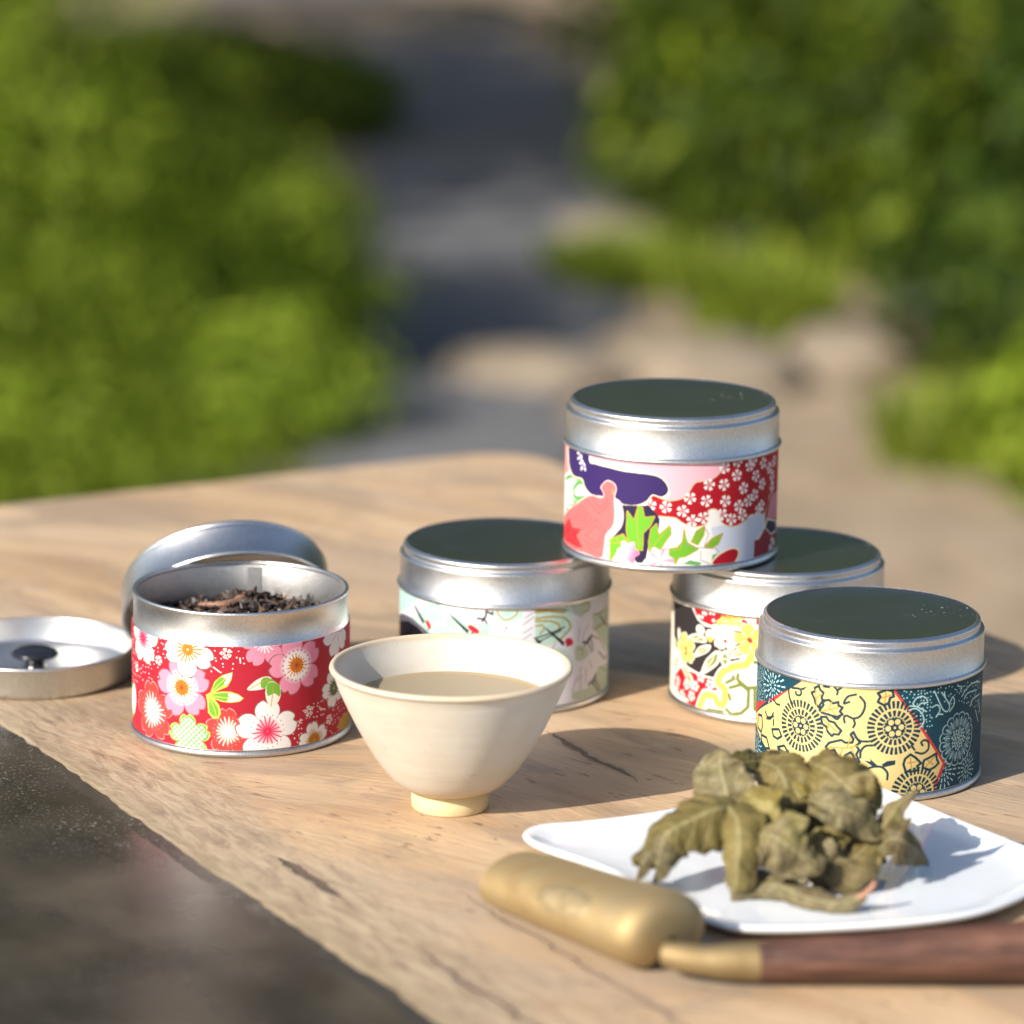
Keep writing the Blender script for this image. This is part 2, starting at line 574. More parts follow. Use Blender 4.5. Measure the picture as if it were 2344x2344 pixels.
PRINTS = {
 'red': [
  ["B","r"],
  ["D","w",[[-57.7,37.5],[-29.1,43.8],[-23.9,39.8],[-27.9,31.2],[-30.2,24.3],[-48.1,19.9],[-57.7,8.6],[-57.7,34.0]],0.3,1.8,1],
  ["D","w",[[-8.7,43.1],[0.03,42.5],[5.2,35.1],[3.8,33.6],[-3.9,31.1],[-9.7,31.7],[-6.7,37.8]],0.3,1.9,2],
  ["D","w",[[20.5,5.0],[22.7,14.7],[31.0,18.8],[50.6,14.6],[54.1,0.4],[32.3,0.95]],0.3,1.7,3],
  ["F","tiny",[-2.4,38.3],2.1,0.3],
  ["F","tiny",[-30.0,32.5],1.9,0.9],
  ["F","tiny",[-46.1,26.3],1.9,0.4],
  ["F","tiny",[28.5,14.8],2.1,0.2],
  ["F","tiny",[39.0,9.5],2.0,0.8],
  ["L","w",0.5,[[2.4,36.6],[2.6,34.9]],0],
  ["L","w",0.5,[[-7.0,33.1],[-4.8,31.5]],0],
  ["L","w",0.5,[[33.7,14.7],[36.6,13.8]],0],
  ["L","w",0.5,[[24.9,12.4],[24.4,11.0]],0],
  ["F","whitegreen",[42.0,20.4],7.6,0.35],
  ["F","whitegrey",[44.4,40.3],9.5,0.3],
  ["F","pinktop",[11.0,41.7],8.8,0.05],
  ["F","coralburst",[-33.8,13.2],11.2,0.1],
  ["F","whitepink",[-39.9,38.6],10.2,0.0],
  ["F","whitepinkB",[-54.4,12.6],5,0.5],
  ["F","pinkorange",[-19.3,24.4],11.6,0.15],
  ["F","whiteorange",[-16.7,38.6],10.6,0.55],
  ["F","pinkorange",[23.3,32.5],11.2,0.25],
  ["F","coralcream",[-1.8,9.8],8.8,0.1],
  ["F","lattice",[-16.5,6.7],8.6,0.1],
  ["F","whitepink",[12.1,9.5],12.0,0.0],
  ["F","whitestamen",[31.0,3.7],7.4,0.2],
  ["P","gold",[[45.5,4.3],[49.2,8.4],[60.2,7.3],[60.3,0.63]],1],
  ["P","yg",[[-8.2,23.9],[-6.6,28.0],[-3.9,30.3],[-0.12,31.6],[-0.61,28.7],[-2.0,26.2],[-4.4,25.1],[-6.6,24.0],[-3.9,24.4],[-1.02,24.5],[1.8,23.5],[3.7,22.0],[2.3,20.8],[-1.04,20.3],[-4.4,20.7],[-6.6,21.5],[-4.9,19.2],[-4.4,16.2],[-5.4,14.2],[-7.4,14.5],[-9.1,16.4],[-9.3,19.9],[-9.8,22.8]],0],
  ["P","lg",[[-7.6,24.2],[-6.1,27.8],[-3.9,29.6],[-2.4,29.1],[-3.2,27.1],[-5.3,25.5]],1],
  ["P","w",[[-3.9,29.8],[-0.6,31.1],[-1.09,28.6],[-2.4,26.9],[-3.3,27.1],[-2.5,29.0]],1],
  ["P","lg",[[-8.1,22.8],[-4.9,23.7],[-1.5,23.7],[-1.5,21.0],[-4.4,21.2],[-6.8,22.1]],1],
  ["P","w",[[-1.7,23.7],[1.12,23.3],[3.0,22.0],[1.34,21.0],[-2.2,20.8],[-1.5,22.2]],1],
  ["P","lg",[[-8.4,21.4],[-7.1,20.5],[-5.4,18.1],[-5.4,15.2],[-7.1,15.3],[-8.6,17.2]],1],
  ["L","yg",0.35,[[-7.6,24.2],[-4.4,27.6],[-1.46,30.4]],0],
  ["L","yg",0.35,[[-8.1,22.7],[-3.9,22.2],[0.87,22.0]],0],
  ["L","yg",0.3,[[-8.1,20.9],[-6.6,17.6],[-6.1,15.1]],0],
  ["P","wo",[[4.9,25.1],[7.6,28.1],[11.0,29.6],[13.6,28.9],[12.9,26.5],[10.0,25.0]],1],
  ["P","lg",[[10.2,25.4],[9.7,28.0],[11.0,29.3],[13.4,28.7],[15.4,27.0],[13.4,26.2]],1],
  ["P","wo",[[13.4,17.8],[11.5,21.9],[11.7,26.4],[13.6,27.7],[16.6,25.9],[16.9,21.9],[15.4,19.1]],1],
  ["P","lg",[[12.2,22.6],[11.8,26.4],[13.6,27.4],[16.5,25.9],[16.6,22.0],[14.6,23.2]],1],
  ["L","gold",0.3,[[5.6,25.3],[10.5,27.9],[12.9,28.3]],0],
  ["L","gold",0.3,[[13.4,18.6],[13.9,22.2],[14.4,26.6]],0],
  ["P","lg",[[-30.2,43.9],[-25.8,44.2],[-26.1,42.7],[-29.9,42.5]],0],
  ["P","lg",[[-57.7,17.3],[-49.3,16.1],[-51.1,7.5],[-57.7,5.6]],1],
  ["P","w",[[-50.4,19.3],[-47.4,14.1],[-51.1,7.5],[-57.7,11.2]],1],
 ],
 'top': [
  ["B","w"],
  ["P","bw",[[13.5,16.8],[39.6,19.3],[39.9,13.1],[33.7,9.2],[33.3,0.09],[16.5,2.9]],0],
  ["P","pk",[[-37.3,44.2],[-36.4,39.3],[-33.3,37.6],[-19.7,38.1],[-9.3,36.8],[-4.3,34.1],[-2.1,30.6],[-2.7,28.1],[-5.2,27.6],[-1.25,26.9],[2.6,27.9],[5.0,30.6],[7.2,33.6],[11.8,34.2],[15.7,35.9],[18.1,39.0],[15.5,41.2],[15.4,45.7]],1],
  ["P","coralL",[[-62.2,39.0],[-52.2,41.2],[-52.8,35.0],[-50.7,31.4],[-62.2,26.7]],0],
  ["L","gn",1.6,[[-56.1,27.1],[-47.0,30.1],[-39.5,29.2],[-37.3,27.0]],1],
  ["L","gn",1.8,[[-36.0,24.3],[-44.3,22.6],[-46.2,25.2],[-42.3,28.6],[-37.8,29.5]],1],
  ["L","gn",0.8,[[-55.9,24.6],[-50.3,21.8],[-44.2,21.1],[-39.3,22.4]],1],
  ["L","gn",0.8,[[-55.6,21.1],[-51.9,18.8],[-46.5,19.0]],1],
  ["L","gn",1.4,[[-55.1,16.0],[-48.5,17.1],[-45.4,20.3]],1],
  ["P","rdo",[[18.1,39.4],[15.7,36.2],[11.8,34.4],[7.0,33.8],[4.8,30.7],[2.6,28.3],[-2.2,27.2],[-5.2,28.0],[-8.1,29.0],[-10.6,26.2],[-11.4,24.6],[-9.8,22.5],[-7.5,21.0],[-2.6,20.7],[0.11,20.4],[2.2,18.9],[5.3,17.5],[8.3,17.1],[11.6,18.1],[12.7,20.6],[12.4,22.9],[14.4,23.4],[16.4,21.8],[17.1,18.7],[20.1,16.6],[23.7,16.2],[28.2,17.3],[31.0,19.2],[35.8,18.6],[40.5,18.3],[44.0,21.4],[45.9,24.4],[58.9,23.3],[58.9,38.7],[34.8,41.3],[24.2,41.3],[15.5,41.7]],1],
  ["P","rd",[[18.1,39.0],[15.7,35.7],[11.8,33.9],[7.3,33.4],[5.1,30.3],[2.7,27.8],[-2.2,26.7],[-5.2,27.5],[-8.1,28.4],[-9.9,26.0],[-10.8,24.6],[-9.4,22.8],[-7.5,21.5],[-2.6,21.2],[0.34,20.8],[2.5,19.3],[5.3,18.0],[8.3,17.6],[11.3,18.5],[12.2,20.9],[11.9,23.1],[14.4,23.8],[16.8,22.2],[17.5,19.0],[20.2,17.0],[23.7,16.6],[28.0,17.8],[30.8,19.6],[35.8,19.0],[39.6,18.8],[42.8,21.8],[44.9,24.9],[58.9,23.7],[58.9,38.7],[34.8,41.3],[24.2,41.3],[15.5,41.2]],1],
  ["F","sakura",[23.7,35.1],2.4,0.0],
  ["F","sakura",[18.2,32.2],2.4,0.7],
  ["F","sakura",[27.1,29.9],2.4,1.4],
  ["F","sakura",[11.4,26.7],2.4,2.1],
  ["F","sakura",[-3.4,24.6],2.4,2.8],
  ["F","sakura",[2.7,23.2],2.4,3.5],
  ["F","sakura",[19.0,26.1],2.4,4.2],
  ["F","sakura",[25.0,23.6],2.4,4.9],
  ["F","sakura",[5.3,27.9],2.4,5.6],
  ["F","sakura",[29.9,37.8],2.4,6.3],
  ["F","sakura",[33.5,33.5],2.4,7.0],
  ["F","sakura",[38.1,37.5],2.4,7.7],
  ["F","sakura",[37.6,29.8],2.4,8.4],
  ["F","sakura",[33.0,26.5],2.4,9.1],
  ["F","sakura",[12.3,32.6],2.4,9.8],
  ["F","sakura",[21.8,19.0],2.4,10.5],
  ["F","sakura",[6.3,19.6],2.4,11.2],
  ["F","sakura",[46.1,31.2],2.4,11.9],
  ["F","sakura",[29.7,24.8],2.4,12.6],
  ["F","sakura",[10.3,20.5],2.4,13.3],
  ["F","sakura",[43.1,34.8],2.4,14.0],
  ["F","sakura",[23.9,40.1],2.4,14.7],
  ["F","sakura",[18.4,38.4],2.4,15.4],
  ["F","sakura",[35.8,20.5],2.4,16.1],
  ["F","sakura",[46.4,27.0],2.4,16.8],
  ["F","sakura",[37.5,21.7],2.4,17.5],
  ["F","sakura",[17.7,21.2],2.4,18.2],
  ["F","sakura",[-9.1,25.1],2.4,18.9],
  ["F","sakura",[26.8,19.9],2.4,19.6],
  ["F","sakura",[48.1,36.4],2.4,20.3],
  ["F","sakura",[31.7,39.3],2.4,21.0],
  ["P","cr",[[-53.0,40.5],[-53.5,34.3],[-50.6,31.0],[-46.3,29.8],[-40.2,30.0],[-38.1,27.1],[-33.9,25.3],[-28.9,25.6],[-27.0,24.6],[-22.5,25.7],[-19.4,24.0],[-14.1,24.2],[-10.3,26.2],[-8.1,28.5],[-5.1,27.9],[-2.7,29.3],[-2.4,32.1],[-5.0,35.4],[-9.7,36.7],[-19.7,37.0],[-25.4,37.5],[-31.7,37.8],[-35.1,38.3],[-36.3,43.9]],1],
  ["P","pu",[[-51.4,40.9],[-51.8,34.7],[-49.3,31.7],[-45.6,30.4],[-39.8,30.6],[-37.6,27.7],[-33.6,25.8],[-28.9,26.1],[-27.0,25.1],[-22.5,26.2],[-19.4,24.5],[-14.1,24.8],[-10.6,26.5],[-8.4,29.0],[-5.2,28.4],[-3.1,29.7],[-2.9,32.0],[-5.3,35.0],[-9.8,36.2],[-19.6,36.5],[-25.4,37.0],[-31.9,37.3],[-35.6,37.8],[-37.0,43.8]],1],
  ["E","w",[-42.9,39.6],0.9,0.5,0.6],
  ["E","w",[-40.7,38.8],1.0,0.55,-0.7],
  ["E","w",[-42.6,37.6],0.9,0.5,0.5],
  ["E","w",[-39.9,37.2],0.9,0.5,-0.6],
  ["E","w",[-41.1,36.2],0.9,0.5,0.6],
  ["E","w",[-38.6,36.1],0.9,0.5,-0.7],
  ["E","w",[-40.4,34.3],0.9,0.5,1.2],
  ["E","w",[-38.1,34.5],0.9,0.5,-0.9],
  ["L","w",0.35,[[-43.2,40.5],[-41.1,37.9],[-39.4,34.2]],0],
  ["P","nv",[[-20.2,24.0],[-9.6,24.8],[-6.5,21.7],[-5.5,20.0],[-5.9,16.0],[-8.8,13.8],[-10.2,5.6],[-11.6,3.5],[-13.7,3.3],[-16.9,7.5],[-25.4,10.4],[-23.2,14.3]],0],
  ["P","cr",[[-20.0,24.0],[-19.3,19.8],[-20.6,15.2],[-24.3,11.1],[-25.5,11.4],[-21.5,15.6],[-20.4,19.7]],1],
  ["P","cop",[[-62.3,10.2],[-45.3,19.8],[-35.2,25.5],[-28.9,25.8],[-28.2,27.4],[-29.5,29.4],[-26.5,32.4],[-23.2,31.7],[-22.2,29.5],[-22.8,26.4],[-20.5,25.2],[-19.1,20.4],[-20.2,15.5],[-24.3,11.1],[-24.7,3.0],[-38.7,1.35],[-62.3,3.0]],1],
  ["P","co",[[-62.3,10.2],[-44.8,19.5],[-35.2,25.0],[-28.8,25.3],[-27.7,27.2],[-28.9,29.4],[-26.5,31.9],[-23.6,31.4],[-22.7,29.5],[-23.4,26.4],[-23.0,19.9],[-23.8,15.7],[-26.7,12.2],[-27.5,7.0],[-29.1,3.2],[-38.8,3.4],[-62.3,2.5]],1],
  ["L","cod",0.25,[[-39.3,20.6],[-33.5,17.1],[-39.0,11.7],[-45.8,14.6],[-39.3,20.6]],0],
  ["L","cod",0.25,[[-39.2,18.8],[-35.4,16.8],[-39.1,13.5],[-43.2,15.2],[-39.2,18.8]],0],
  ["L","cod",0.25,[[-39.2,17.3],[-37.3,16.4],[-39.1,14.9],[-41.0,15.7],[-39.2,17.3]],0],
  ["L","cod",0.25,[[-36.0,23.2],[-30.1,19.3],[-25.1,24.1]],0],
  ["L","cod",0.25,[[-33.7,24.7],[-29.5,21.4],[-25.8,25.3]],0],
  ["L","cod",0.25,[[-36.5,12.0],[-31.4,17.0],[-26.1,12.8]],0],
  ["L","cod",0.25,[[-36.4,10.2],[-31.4,15.0],[-27.3,12.2]],0],
  ["L","cod",0.25,[[-38.0,8.1],[-31.2,6.4],[-28.5,8.9]],0],
  ["L","cod",0.25,[[-37.3,10.3],[-31.2,7.9],[-28.0,11.5]],0],
  ["L","cod",0.25,[[-37.2,6.8],[-32.5,4.6]],0],
  ["L","cod",0.25,[[-44.2,20.6],[-50.8,15.0]],0],
  ["E","cor",[-23.8,28.3],0.5,1.2,0],
  ["P","rb",[[-61.6,6.8],[-49.9,13.7],[-46.9,10.8],[-39.9,11.8],[-43.3,8.5],[-38.8,4.9],[-43.7,4.4],[-50.3,4.4],[-57.3,3.7]],0],
  ["L","cod",0.2,[[-54.3,5.0],[-46.2,9.9],[-40.8,11.4]],0],
  ["L","cod",0.2,[[-49.8,12.7],[-48.8,7.3],[-39.7,5.2]],0],
  ["L","gold",0.75,[[-14.3,8.1],[-17.0,10.6],[-17.9,15.0],[-17.7,22.0],[-15.8,19.7],[-15.0,18.8],[-13.5,24.2],[-12.0,23.9],[-11.2,20.2],[-7.5,20.9],[-8.9,17.6],[-11.6,14.6],[-11.7,8.3],[-14.3,8.1]],0],
  ["P","lg2",[[-14.3,8.1],[-17.0,10.6],[-17.9,15.0],[-17.7,22.0],[-15.8,19.7],[-15.0,18.8],[-13.5,24.2],[-12.0,23.9],[-11.2,20.2],[-7.5,20.9],[-8.9,17.6],[-11.6,14.6],[-11.7,8.3]],0],
  ["L","gold",0.3,[[-13.5,23.0],[-14.0,16.4],[-13.0,8.9]],0],
  ["L","gold",0.75,[[-9.0,8.0],[-9.3,11.2],[-8.6,16.1],[-6.7,18.2],[-5.8,14.0],[-2.0,17.6],[-1.39,14.9],[-3.4,11.8],[-5.3,8.5],[-9.0,8.0]],0],
  ["P","lg2",[[-9.0,8.0],[-9.3,11.2],[-8.6,16.1],[-6.7,18.2],[-5.8,14.0],[-2.0,17.6],[-1.39,14.9],[-3.4,11.8],[-5.3,8.5]],0],
  ["L","gold",0.3,[[-2.5,16.6],[-6.3,11.9],[-8.7,8.3]],0],
  ["L","gold",0.75,[[0.45,3.8],[-2.3,7.6],[-5.3,8.5],[1.06,9.6],[3.0,11.9],[3.3,16.2],[4.3,11.6],[8.5,9.0],[4.1,6.5],[1.6,6.1],[0.45,3.8]],0],
  ["P","lg2",[[0.45,3.8],[-2.3,7.6],[-5.3,8.5],[1.06,9.6],[3.0,11.9],[3.3,16.2],[4.3,11.6],[8.5,9.0],[4.1,6.5],[1.6,6.1]],0],
  ["L","gold",0.3,[[3.4,14.6],[2.0,9.1],[-3.8,8.3]],0],
  ["L","gold",0.75,[[6.2,11.8],[7.9,15.6],[10.8,17.2],[10.5,14.2],[8.5,10.8],[6.2,11.8]],0],
  ["P","lg2",[[6.2,11.8],[7.9,15.6],[10.8,17.2],[10.5,14.2],[8.5,10.8]],0],
  ["L","gold",0.3,[[10.1,16.5],[7.0,11.6]],0],
  ["L","gold",0.75,[[11.3,9.8],[14.1,12.6],[18.0,14.0],[16.3,10.5],[14.2,9.4],[11.3,9.8]],0],
  ["P","lg2",[[11.3,9.8],[14.1,12.6],[18.0,14.0],[16.3,10.5],[14.2,9.4]],0],
  ["L","gold",0.3,[[17.6,13.6],[11.8,9.9]],0],
  ["L","gold",0.75,[[-24.4,2.5],[-24.6,10.6],[-21.4,12.3],[-19.1,10.3],[-15.9,7.6],[-21.3,7.5],[-24.4,2.5]],0],
  ["P","lg2",[[-24.4,2.5],[-24.6,10.6],[-21.4,12.3],[-19.1,10.3],[-15.9,7.6],[-21.3,7.5]],0],
  ["L","gold",0.3,[[-19.7,9.7],[-24.2,9.6]],0],
  ["L","gold",0.75,[[-22.2,11.9],[-19.2,13.3],[-17.0,10.6],[-15.9,7.9],[-19.1,9.3],[-22.2,11.9]],0],
  ["P","lg2",[[-22.2,11.9],[-19.2,13.3],[-17.0,10.6],[-15.9,7.9],[-19.1,9.3]],0],
  ["L","gold",0.3,[[-19.2,12.8],[-16.4,8.1]],0],
  ["L","gr",0.25,[[-1.08,18.6],[-1.43,12.1],[0.28,12.1],[1.9,16.2]],0],
  ["L","gr",0.25,[[3.8,17.2],[5.4,13.6],[4.0,10.1],[15.8,8.8]],0],
  ["L","gr",0.25,[[10.9,16.9],[12.5,14.3],[11.0,9.9]],0],
  ["L","gr",0.25,[[15.8,8.8],[17.0,6.9]],0],
  ["L","gr",0.25,[[9.8,8.4],[9.6,4.9],[13.8,3.1]],0],
  ["K","puff",[-17.2,7.0],4.6,0],
  ["K","puff2",[-5.2,4.9],5.4,0],
  ["P","gn",[[13.8,3.6],[14.3,6.6],[17.0,6.9],[16.5,3.4]],0],
  ["P","cr",[[13.6,2.6],[16.4,6.7],[22.1,8.6],[25.9,7.1],[25.0,3.4],[22.3,1.8]],1],
  ["P","rd",[[14.5,3.1],[17.0,6.2],[22.1,7.9],[25.1,6.7],[24.2,3.8],[21.7,2.4]],1],
  ["P","gn",[[3.2,3.6],[5.6,5.0],[10.2,3.9],[9.2,2.9]],0],
  ["P","rp",[[33.3,0.09],[33.6,9.5],[36.3,9.5],[40.4,13.0],[40.2,17.9],[45.2,24.8],[58.9,23.3],[58.9,-5.5]],0],
  ["P","pkd",[[44.0,21.4],[46.7,24.4],[58.9,23.3],[58.9,12.5],[41.9,16.3]],0],
  ["L","cr",0.4,[[40.2,17.9],[40.4,13.0],[36.3,9.5],[33.6,9.5]],0],
  ["P","cr",[[39.9,13.1],[41.9,16.3],[59.0,11.7],[59.0,8.4],[46.4,8.9]],0],
  ["P","nv",[[41.0,12.9],[42.7,15.3],[54.2,12.3],[54.8,9.4],[46.3,9.6]],0],
  ["F","sakbig",[48.5,4.1],4.0,0.2],
 ],
 'crane': [
  ["B","lv"],
  ["P","tm",[[-60.5,39.2],[-51.8,40.4],[-37.5,40.9],[-43.1,35.3],[-58.3,30.4]],1],
  ["P","mi",[[-35.8,35.0],[-32.8,39.0],[-26.4,41.2],[-22.8,37.4],[-23.4,34.5],[-18.5,36.6],[-11.4,34.5],[-5.3,34.9],[-5.7,28.2],[-31.3,24.8],[-34.2,30.0],[-41.0,31.4]],1],
  ["D","tmd",[[-35.8,35.0],[-32.8,39.0],[-26.4,41.2],[-22.8,37.4],[-23.4,34.5],[-18.5,36.6],[-11.4,34.5],[-5.3,34.9],[-5.7,28.2],[-31.3,24.8],[-34.2,30.0]],0.14,0.45,5],
  ["E","mi",[0.95,38.4],6.0,3.0,0.1],
  ["L","gd",0.5,[[-2.8,40.7],[-2.0,38.4],[0.74,36.5],[4.4,38.4],[4.9,40.8]],1],
  ["D","tmd",[[-2.1,40.3],[3.9,40.3],[0.73,37.5]],0.14,0.5,6],
  ["P","mi",[[11.5,41.4],[26.3,39.4],[27.9,31.9],[23.6,27.7],[15.1,25.8],[11.7,27.1]],0],
  ["D","tmd",[[11.5,40.5],[25.1,38.1],[23.5,29.7],[12.1,28.5]],0.14,0.5,7],
  ["P","mi",[[19.2,24.4],[23.6,23.9],[28.5,18.3],[27.3,16.5],[18.8,22.6]],1],
  ["L","gd",0.75,[[11.7,39.0],[16.4,39.1],[23.4,37.8]],0],
  ["L","gd",0.75,[[11.8,36.7],[18.5,36.8],[24.0,35.4],[26.4,31.9],[23.6,29.2],[21.9,28.0]],1],
  ["L","gd",0.75,[[11.8,35.7],[17.0,35.3],[20.7,33.9],[21.3,31.9],[18.6,30.3]],1],
  ["L","gd",0.7,[[11.8,33.8],[14.0,34.1],[15.0,32.6],[13.6,30.8]],1],
  ["L","gd",0.6,[[11.7,40.0],[18.5,39.4],[24.5,38.6]],0],
  ["P","gm",[[26.2,41.3],[32.0,40.8],[38.1,40.6],[35.0,36.4],[32.1,34.5],[27.5,36.8]],0],
  ["P","gm",[[38.2,34.8],[60.7,33.2],[60.6,13.6],[55.0,16.5],[44.4,24.6],[40.2,28.0]],0],
  ["P","gm",[[29.0,24.0],[33.8,23.6],[37.0,20.0],[32.5,18.0],[29.1,19.1]],1],
  ["P","gm",[[27.5,6.8],[35.8,6.7],[43.8,13.1],[60.6,11.1],[60.6,-2.2],[27.6,3.9]],0],
  ["L","gd",0.6,[[32.0,39.8],[35.7,39.6],[36.5,37.0],[33.5,36.2]],1],
  ["L","gd",0.6,[[40.2,28.5],[46.7,28.9],[49.6,31.2]],1],
  ["L","gd",0.5,[[38.5,26.0],[44.5,23.6],[50.3,18.3]],1],
  ["L","gd",0.5,[[40.0,33.9],[46.5,33.8],[53.2,35.1]],1],
  ["L","gd",0.5,[[30.4,22.8],[33.1,22.2],[32.5,20.0]],1],
  ["L","gm2",0.5,[[42.1,29.0],[49.6,29.7],[60.7,30.3]],1],
  ["L","gm2",0.5,[[44.9,12.8],[56.0,8.4],[60.7,8.6]],1],
  ["P","dk",[[-60.5,25.7],[-44.2,29.8],[-37.4,29.1],[-32.0,26.6],[-31.3,23.9],[-60.5,16.6]],0],
  ["L","k",0.8,[[-41.5,28.2],[-42.5,26.2],[-47.3,24.3],[-41.9,25.4],[-41.4,23.6]],0],
  ["P","k",[[-40.1,36.9],[-38.9,37.1],[-32.9,32.1],[-34.1,31.0]],0],
  ["E","cap",[-31.0,31.4],1.9,1.0,-0.85],
  ["E","k",[-31.0,29.6],0.4,0.4,0],
  ["P","k",[[-21.6,37.3],[-20.7,37.2],[-13.0,31.8],[-13.6,30.6]],0],
  ["E","cap",[-11.3,32.4],2.4,1.1,-0.5],
  ["E","k",[-11.6,30.8],0.45,0.45,0],
  ["L","gr2",0.3,[[-23.1,36.4],[-20.6,33.4],[-18.4,31.8]],0],
  ["P","k",[[15.1,33.0],[16.2,32.6],[23.8,26.4],[23.2,25.1]],0],
  ["E","cap",[25.9,26.3],2.0,1.4,-0.5],
  ["E","k",[25.1,25.1],0.5,0.5,0],
  ["P","k",[[43.2,33.3],[44.4,32.8],[51.2,27.7],[50.1,27.5]],0],
  ["E","cap",[53.2,27.4],0.8,1.0,0],
  ["P","k",[[42.8,19.4],[43.8,19.2],[51.0,14.4],[50.2,14.2]],0],
  ["E","cap",[53.0,14.9],0.8,1.1,0],
  ["L","k",0.7,[[-9.8,36.6],[-7.2,36.7],[-8.1,35.7],[-6.7,37.7],[-6.5,39.6],[-4.4,38.5],[-4.2,39.3]],0],
  ["L","k",0.6,[[-7.2,36.7],[-6.3,35.1]],0],
  ["L","k",0.6,[[-27.3,41.2],[-26.6,39.9]],0],
  ["L","k",0.6,[[-25.2,41.4],[-24.7,40.5]],0],
  ["P","k",[[10.8,30.0],[11.9,29.2],[14.4,27.8],[12.9,27.0],[11.6,28.8]],0],
  ["L","k",0.5,[[11.6,29.2],[18.1,30.8],[23.5,32.3]],0],
  ["L","k",0.5,[[13.1,27.9],[17.1,29.5],[22.1,31.3]],0],
  ["L","k",0.7,[[32.7,25.0],[36.1,24.1],[38.5,26.5],[36.0,25.5],[34.2,23.5]],0],
  ["L","k",0.5,[[35.7,24.2],[38.7,20.1]],0],
  ["L","k",0.5,[[38.1,24.6],[39.5,20.9]],0],
  ["L","k",0.7,[[36.5,8.0],[39.9,9.1],[41.7,10.9],[40.9,7.9]],0],
  ["L","k",0.5,[[39.0,8.4],[44.1,3.7]],0],
  ["L","k",0.5,[[41.3,8.8],[45.9,3.7]],0],
  ["E","k",[24.6,40.6],0.7,0.7,0],
  ["P","gm2",[[25.6,40.9],[27.5,40.8],[26.9,39.3]],0],
  ["L","gr2",0.3,[[-12.0,40.0],[-12.8,37.5]],0],
  ["L","gr2",0.3,[[-10.8,39.8],[-10.4,37.9]],0],
  ["L","gr2",0.3,[[-13.7,39.6],[-14.4,37.3]],0],
  ["L","gr2",0.3,[[-15.7,38.4],[-16.2,36.4]],0],
  ["L","gr2",0.3,[[-3.4,35.7],[-3.5,33.8]],0],
  ["L","gr2",0.3,[[-1.8,35.3],[-2.0,32.9]],0],
  ["L","gr2",0.3,[[-0.4,34.6],[-1.07,32.7]],0],
  ["L","gr2",0.3,[[1.23,33.9],[-0.59,31.2]],0],
  ["L","gr2",0.3,[[0.3,34.1],[1.14,33.2]],0],
  ["L","gr2",0.3,[[11.0,39.1],[7.7,37.1]],0],
  ["L","gr2",0.3,[[11.0,37.4],[7.0,34.5]],0],
  ["L","gr2",0.3,[[10.6,33.4],[7.1,31.4]],0],
  ["L","gr2",0.3,[[10.2,31.0],[5.7,28.1]],0],
  ["L","gr2",0.3,[[-19.6,39.3],[-21.7,37.1]],0],
  ["L","gr2",0.3,[[-38.3,37.8],[-35.8,38.5]],0],
  ["L","gr2",0.3,[[-42.5,32.3],[-39.6,31.5]],0],
  ["L","gr2",0.3,[[19.8,26.8],[18.5,24.3]],0],
  ["L","gr2",0.3,[[31.2,30.3],[30.3,25.2]],0],
  ["L","gr2",0.3,[[33.0,28.1],[32.4,24.8]],0],
  ["L","gr2",0.3,[[32.2,15.6],[30.6,10.1]],0],
  ["L","gr2",0.3,[[34.8,14.6],[34.9,9.3]],0],
  ["L","gr2",0.3,[[29.9,12.2],[27.5,6.8]],0],
  ["L","gr2",0.3,[[38.4,30.4],[40.2,28.0]],0],
  ["L","gr2",0.3,[[37.1,17.1],[38.8,13.8]],0],
  ["L","gr2",0.3,[[32.6,12.6],[31.7,7.0]],0],
  ["L","gr2",0.3,[[35.9,31.4],[33.7,28.4]],0],
 ],
 'teal': [
  ["B","te"],
  ["D","pa",[[6.6,40.0],[19.8,38.9],[19.1,30.4],[20.4,25.4],[17.2,23.8],[10.7,31.2]],0.3,1.3,8],
  ["D","pa",[[19.8,39.9],[49.1,37.8],[56.7,21.0],[34.9,31.5],[24.8,32.4]],0.3,1.5,9],
  ["D","pa",[[-64.4,36.6],[-49.5,40.6],[-48.6,27.7],[-64.3,22.7]],0.25,0.9,10],
  ["K","burst",[-43.3,35.0],7.5,0],
  ["K","burst",[25.0,9.2],6.5,0.2],
  ["K","burst",[38.1,7.4],6,0.1],
  ["K","burst",[-56.8,8.6],6.5,0.1],
  ["P","re",[[-64.3,23.5],[-41.7,30.2],[-27.3,41.0],[-26.1,40.8],[-64.3,18.5]],0],
  ["P","re",[[3.9,40.8],[5.1,40.0],[11.2,32.1],[25.8,11.9],[19.8,0.28],[17.0,0.64]],0],
  ["P","dt",[[-29.0,41.0],[4.8,42.0],[4.9,39.8],[-28.4,40.3]],0],
  ["P","ye",[[-28.1,40.2],[-13.0,41.7],[4.0,40.2],[10.0,32.1],[24.5,12.1],[18.6,0.45],[-32.0,7.1],[-43.4,9.8],[-57.9,15.7],[-64.3,17.3],[-64.3,18.5],[-42.6,29.6]],0],
  ["L","dt",0.3,[[-43.4,9.8],[-57.9,15.7],[-64.3,17.3]],0],
  ["K","mum",[-28.4,24.2],9.2,0],
  ["K","mum",[5.4,26.6],9.6,0.1],
  ["K","mum",[14.1,2.9],9.4,0.05],
  ["L","dt",0.75,[[-34.4,36.2],[-33.7,33.0],[-32.3,31.3]],1],
  ["L","dt",0.75,[[-32.5,36.8],[-29.4,37.2],[-28.5,36.2],[-29.1,34.9],[-30.6,34.9],[-30.9,35.8]],1],
  ["L","dt",0.75,[[-42.6,30.6],[-40.8,29.3],[-38.8,29.3]],1],
  ["L","dt",0.75,[[-10.4,35.3],[-12.3,34.6],[-11.0,37.1],[-8.2,38.1]],1],
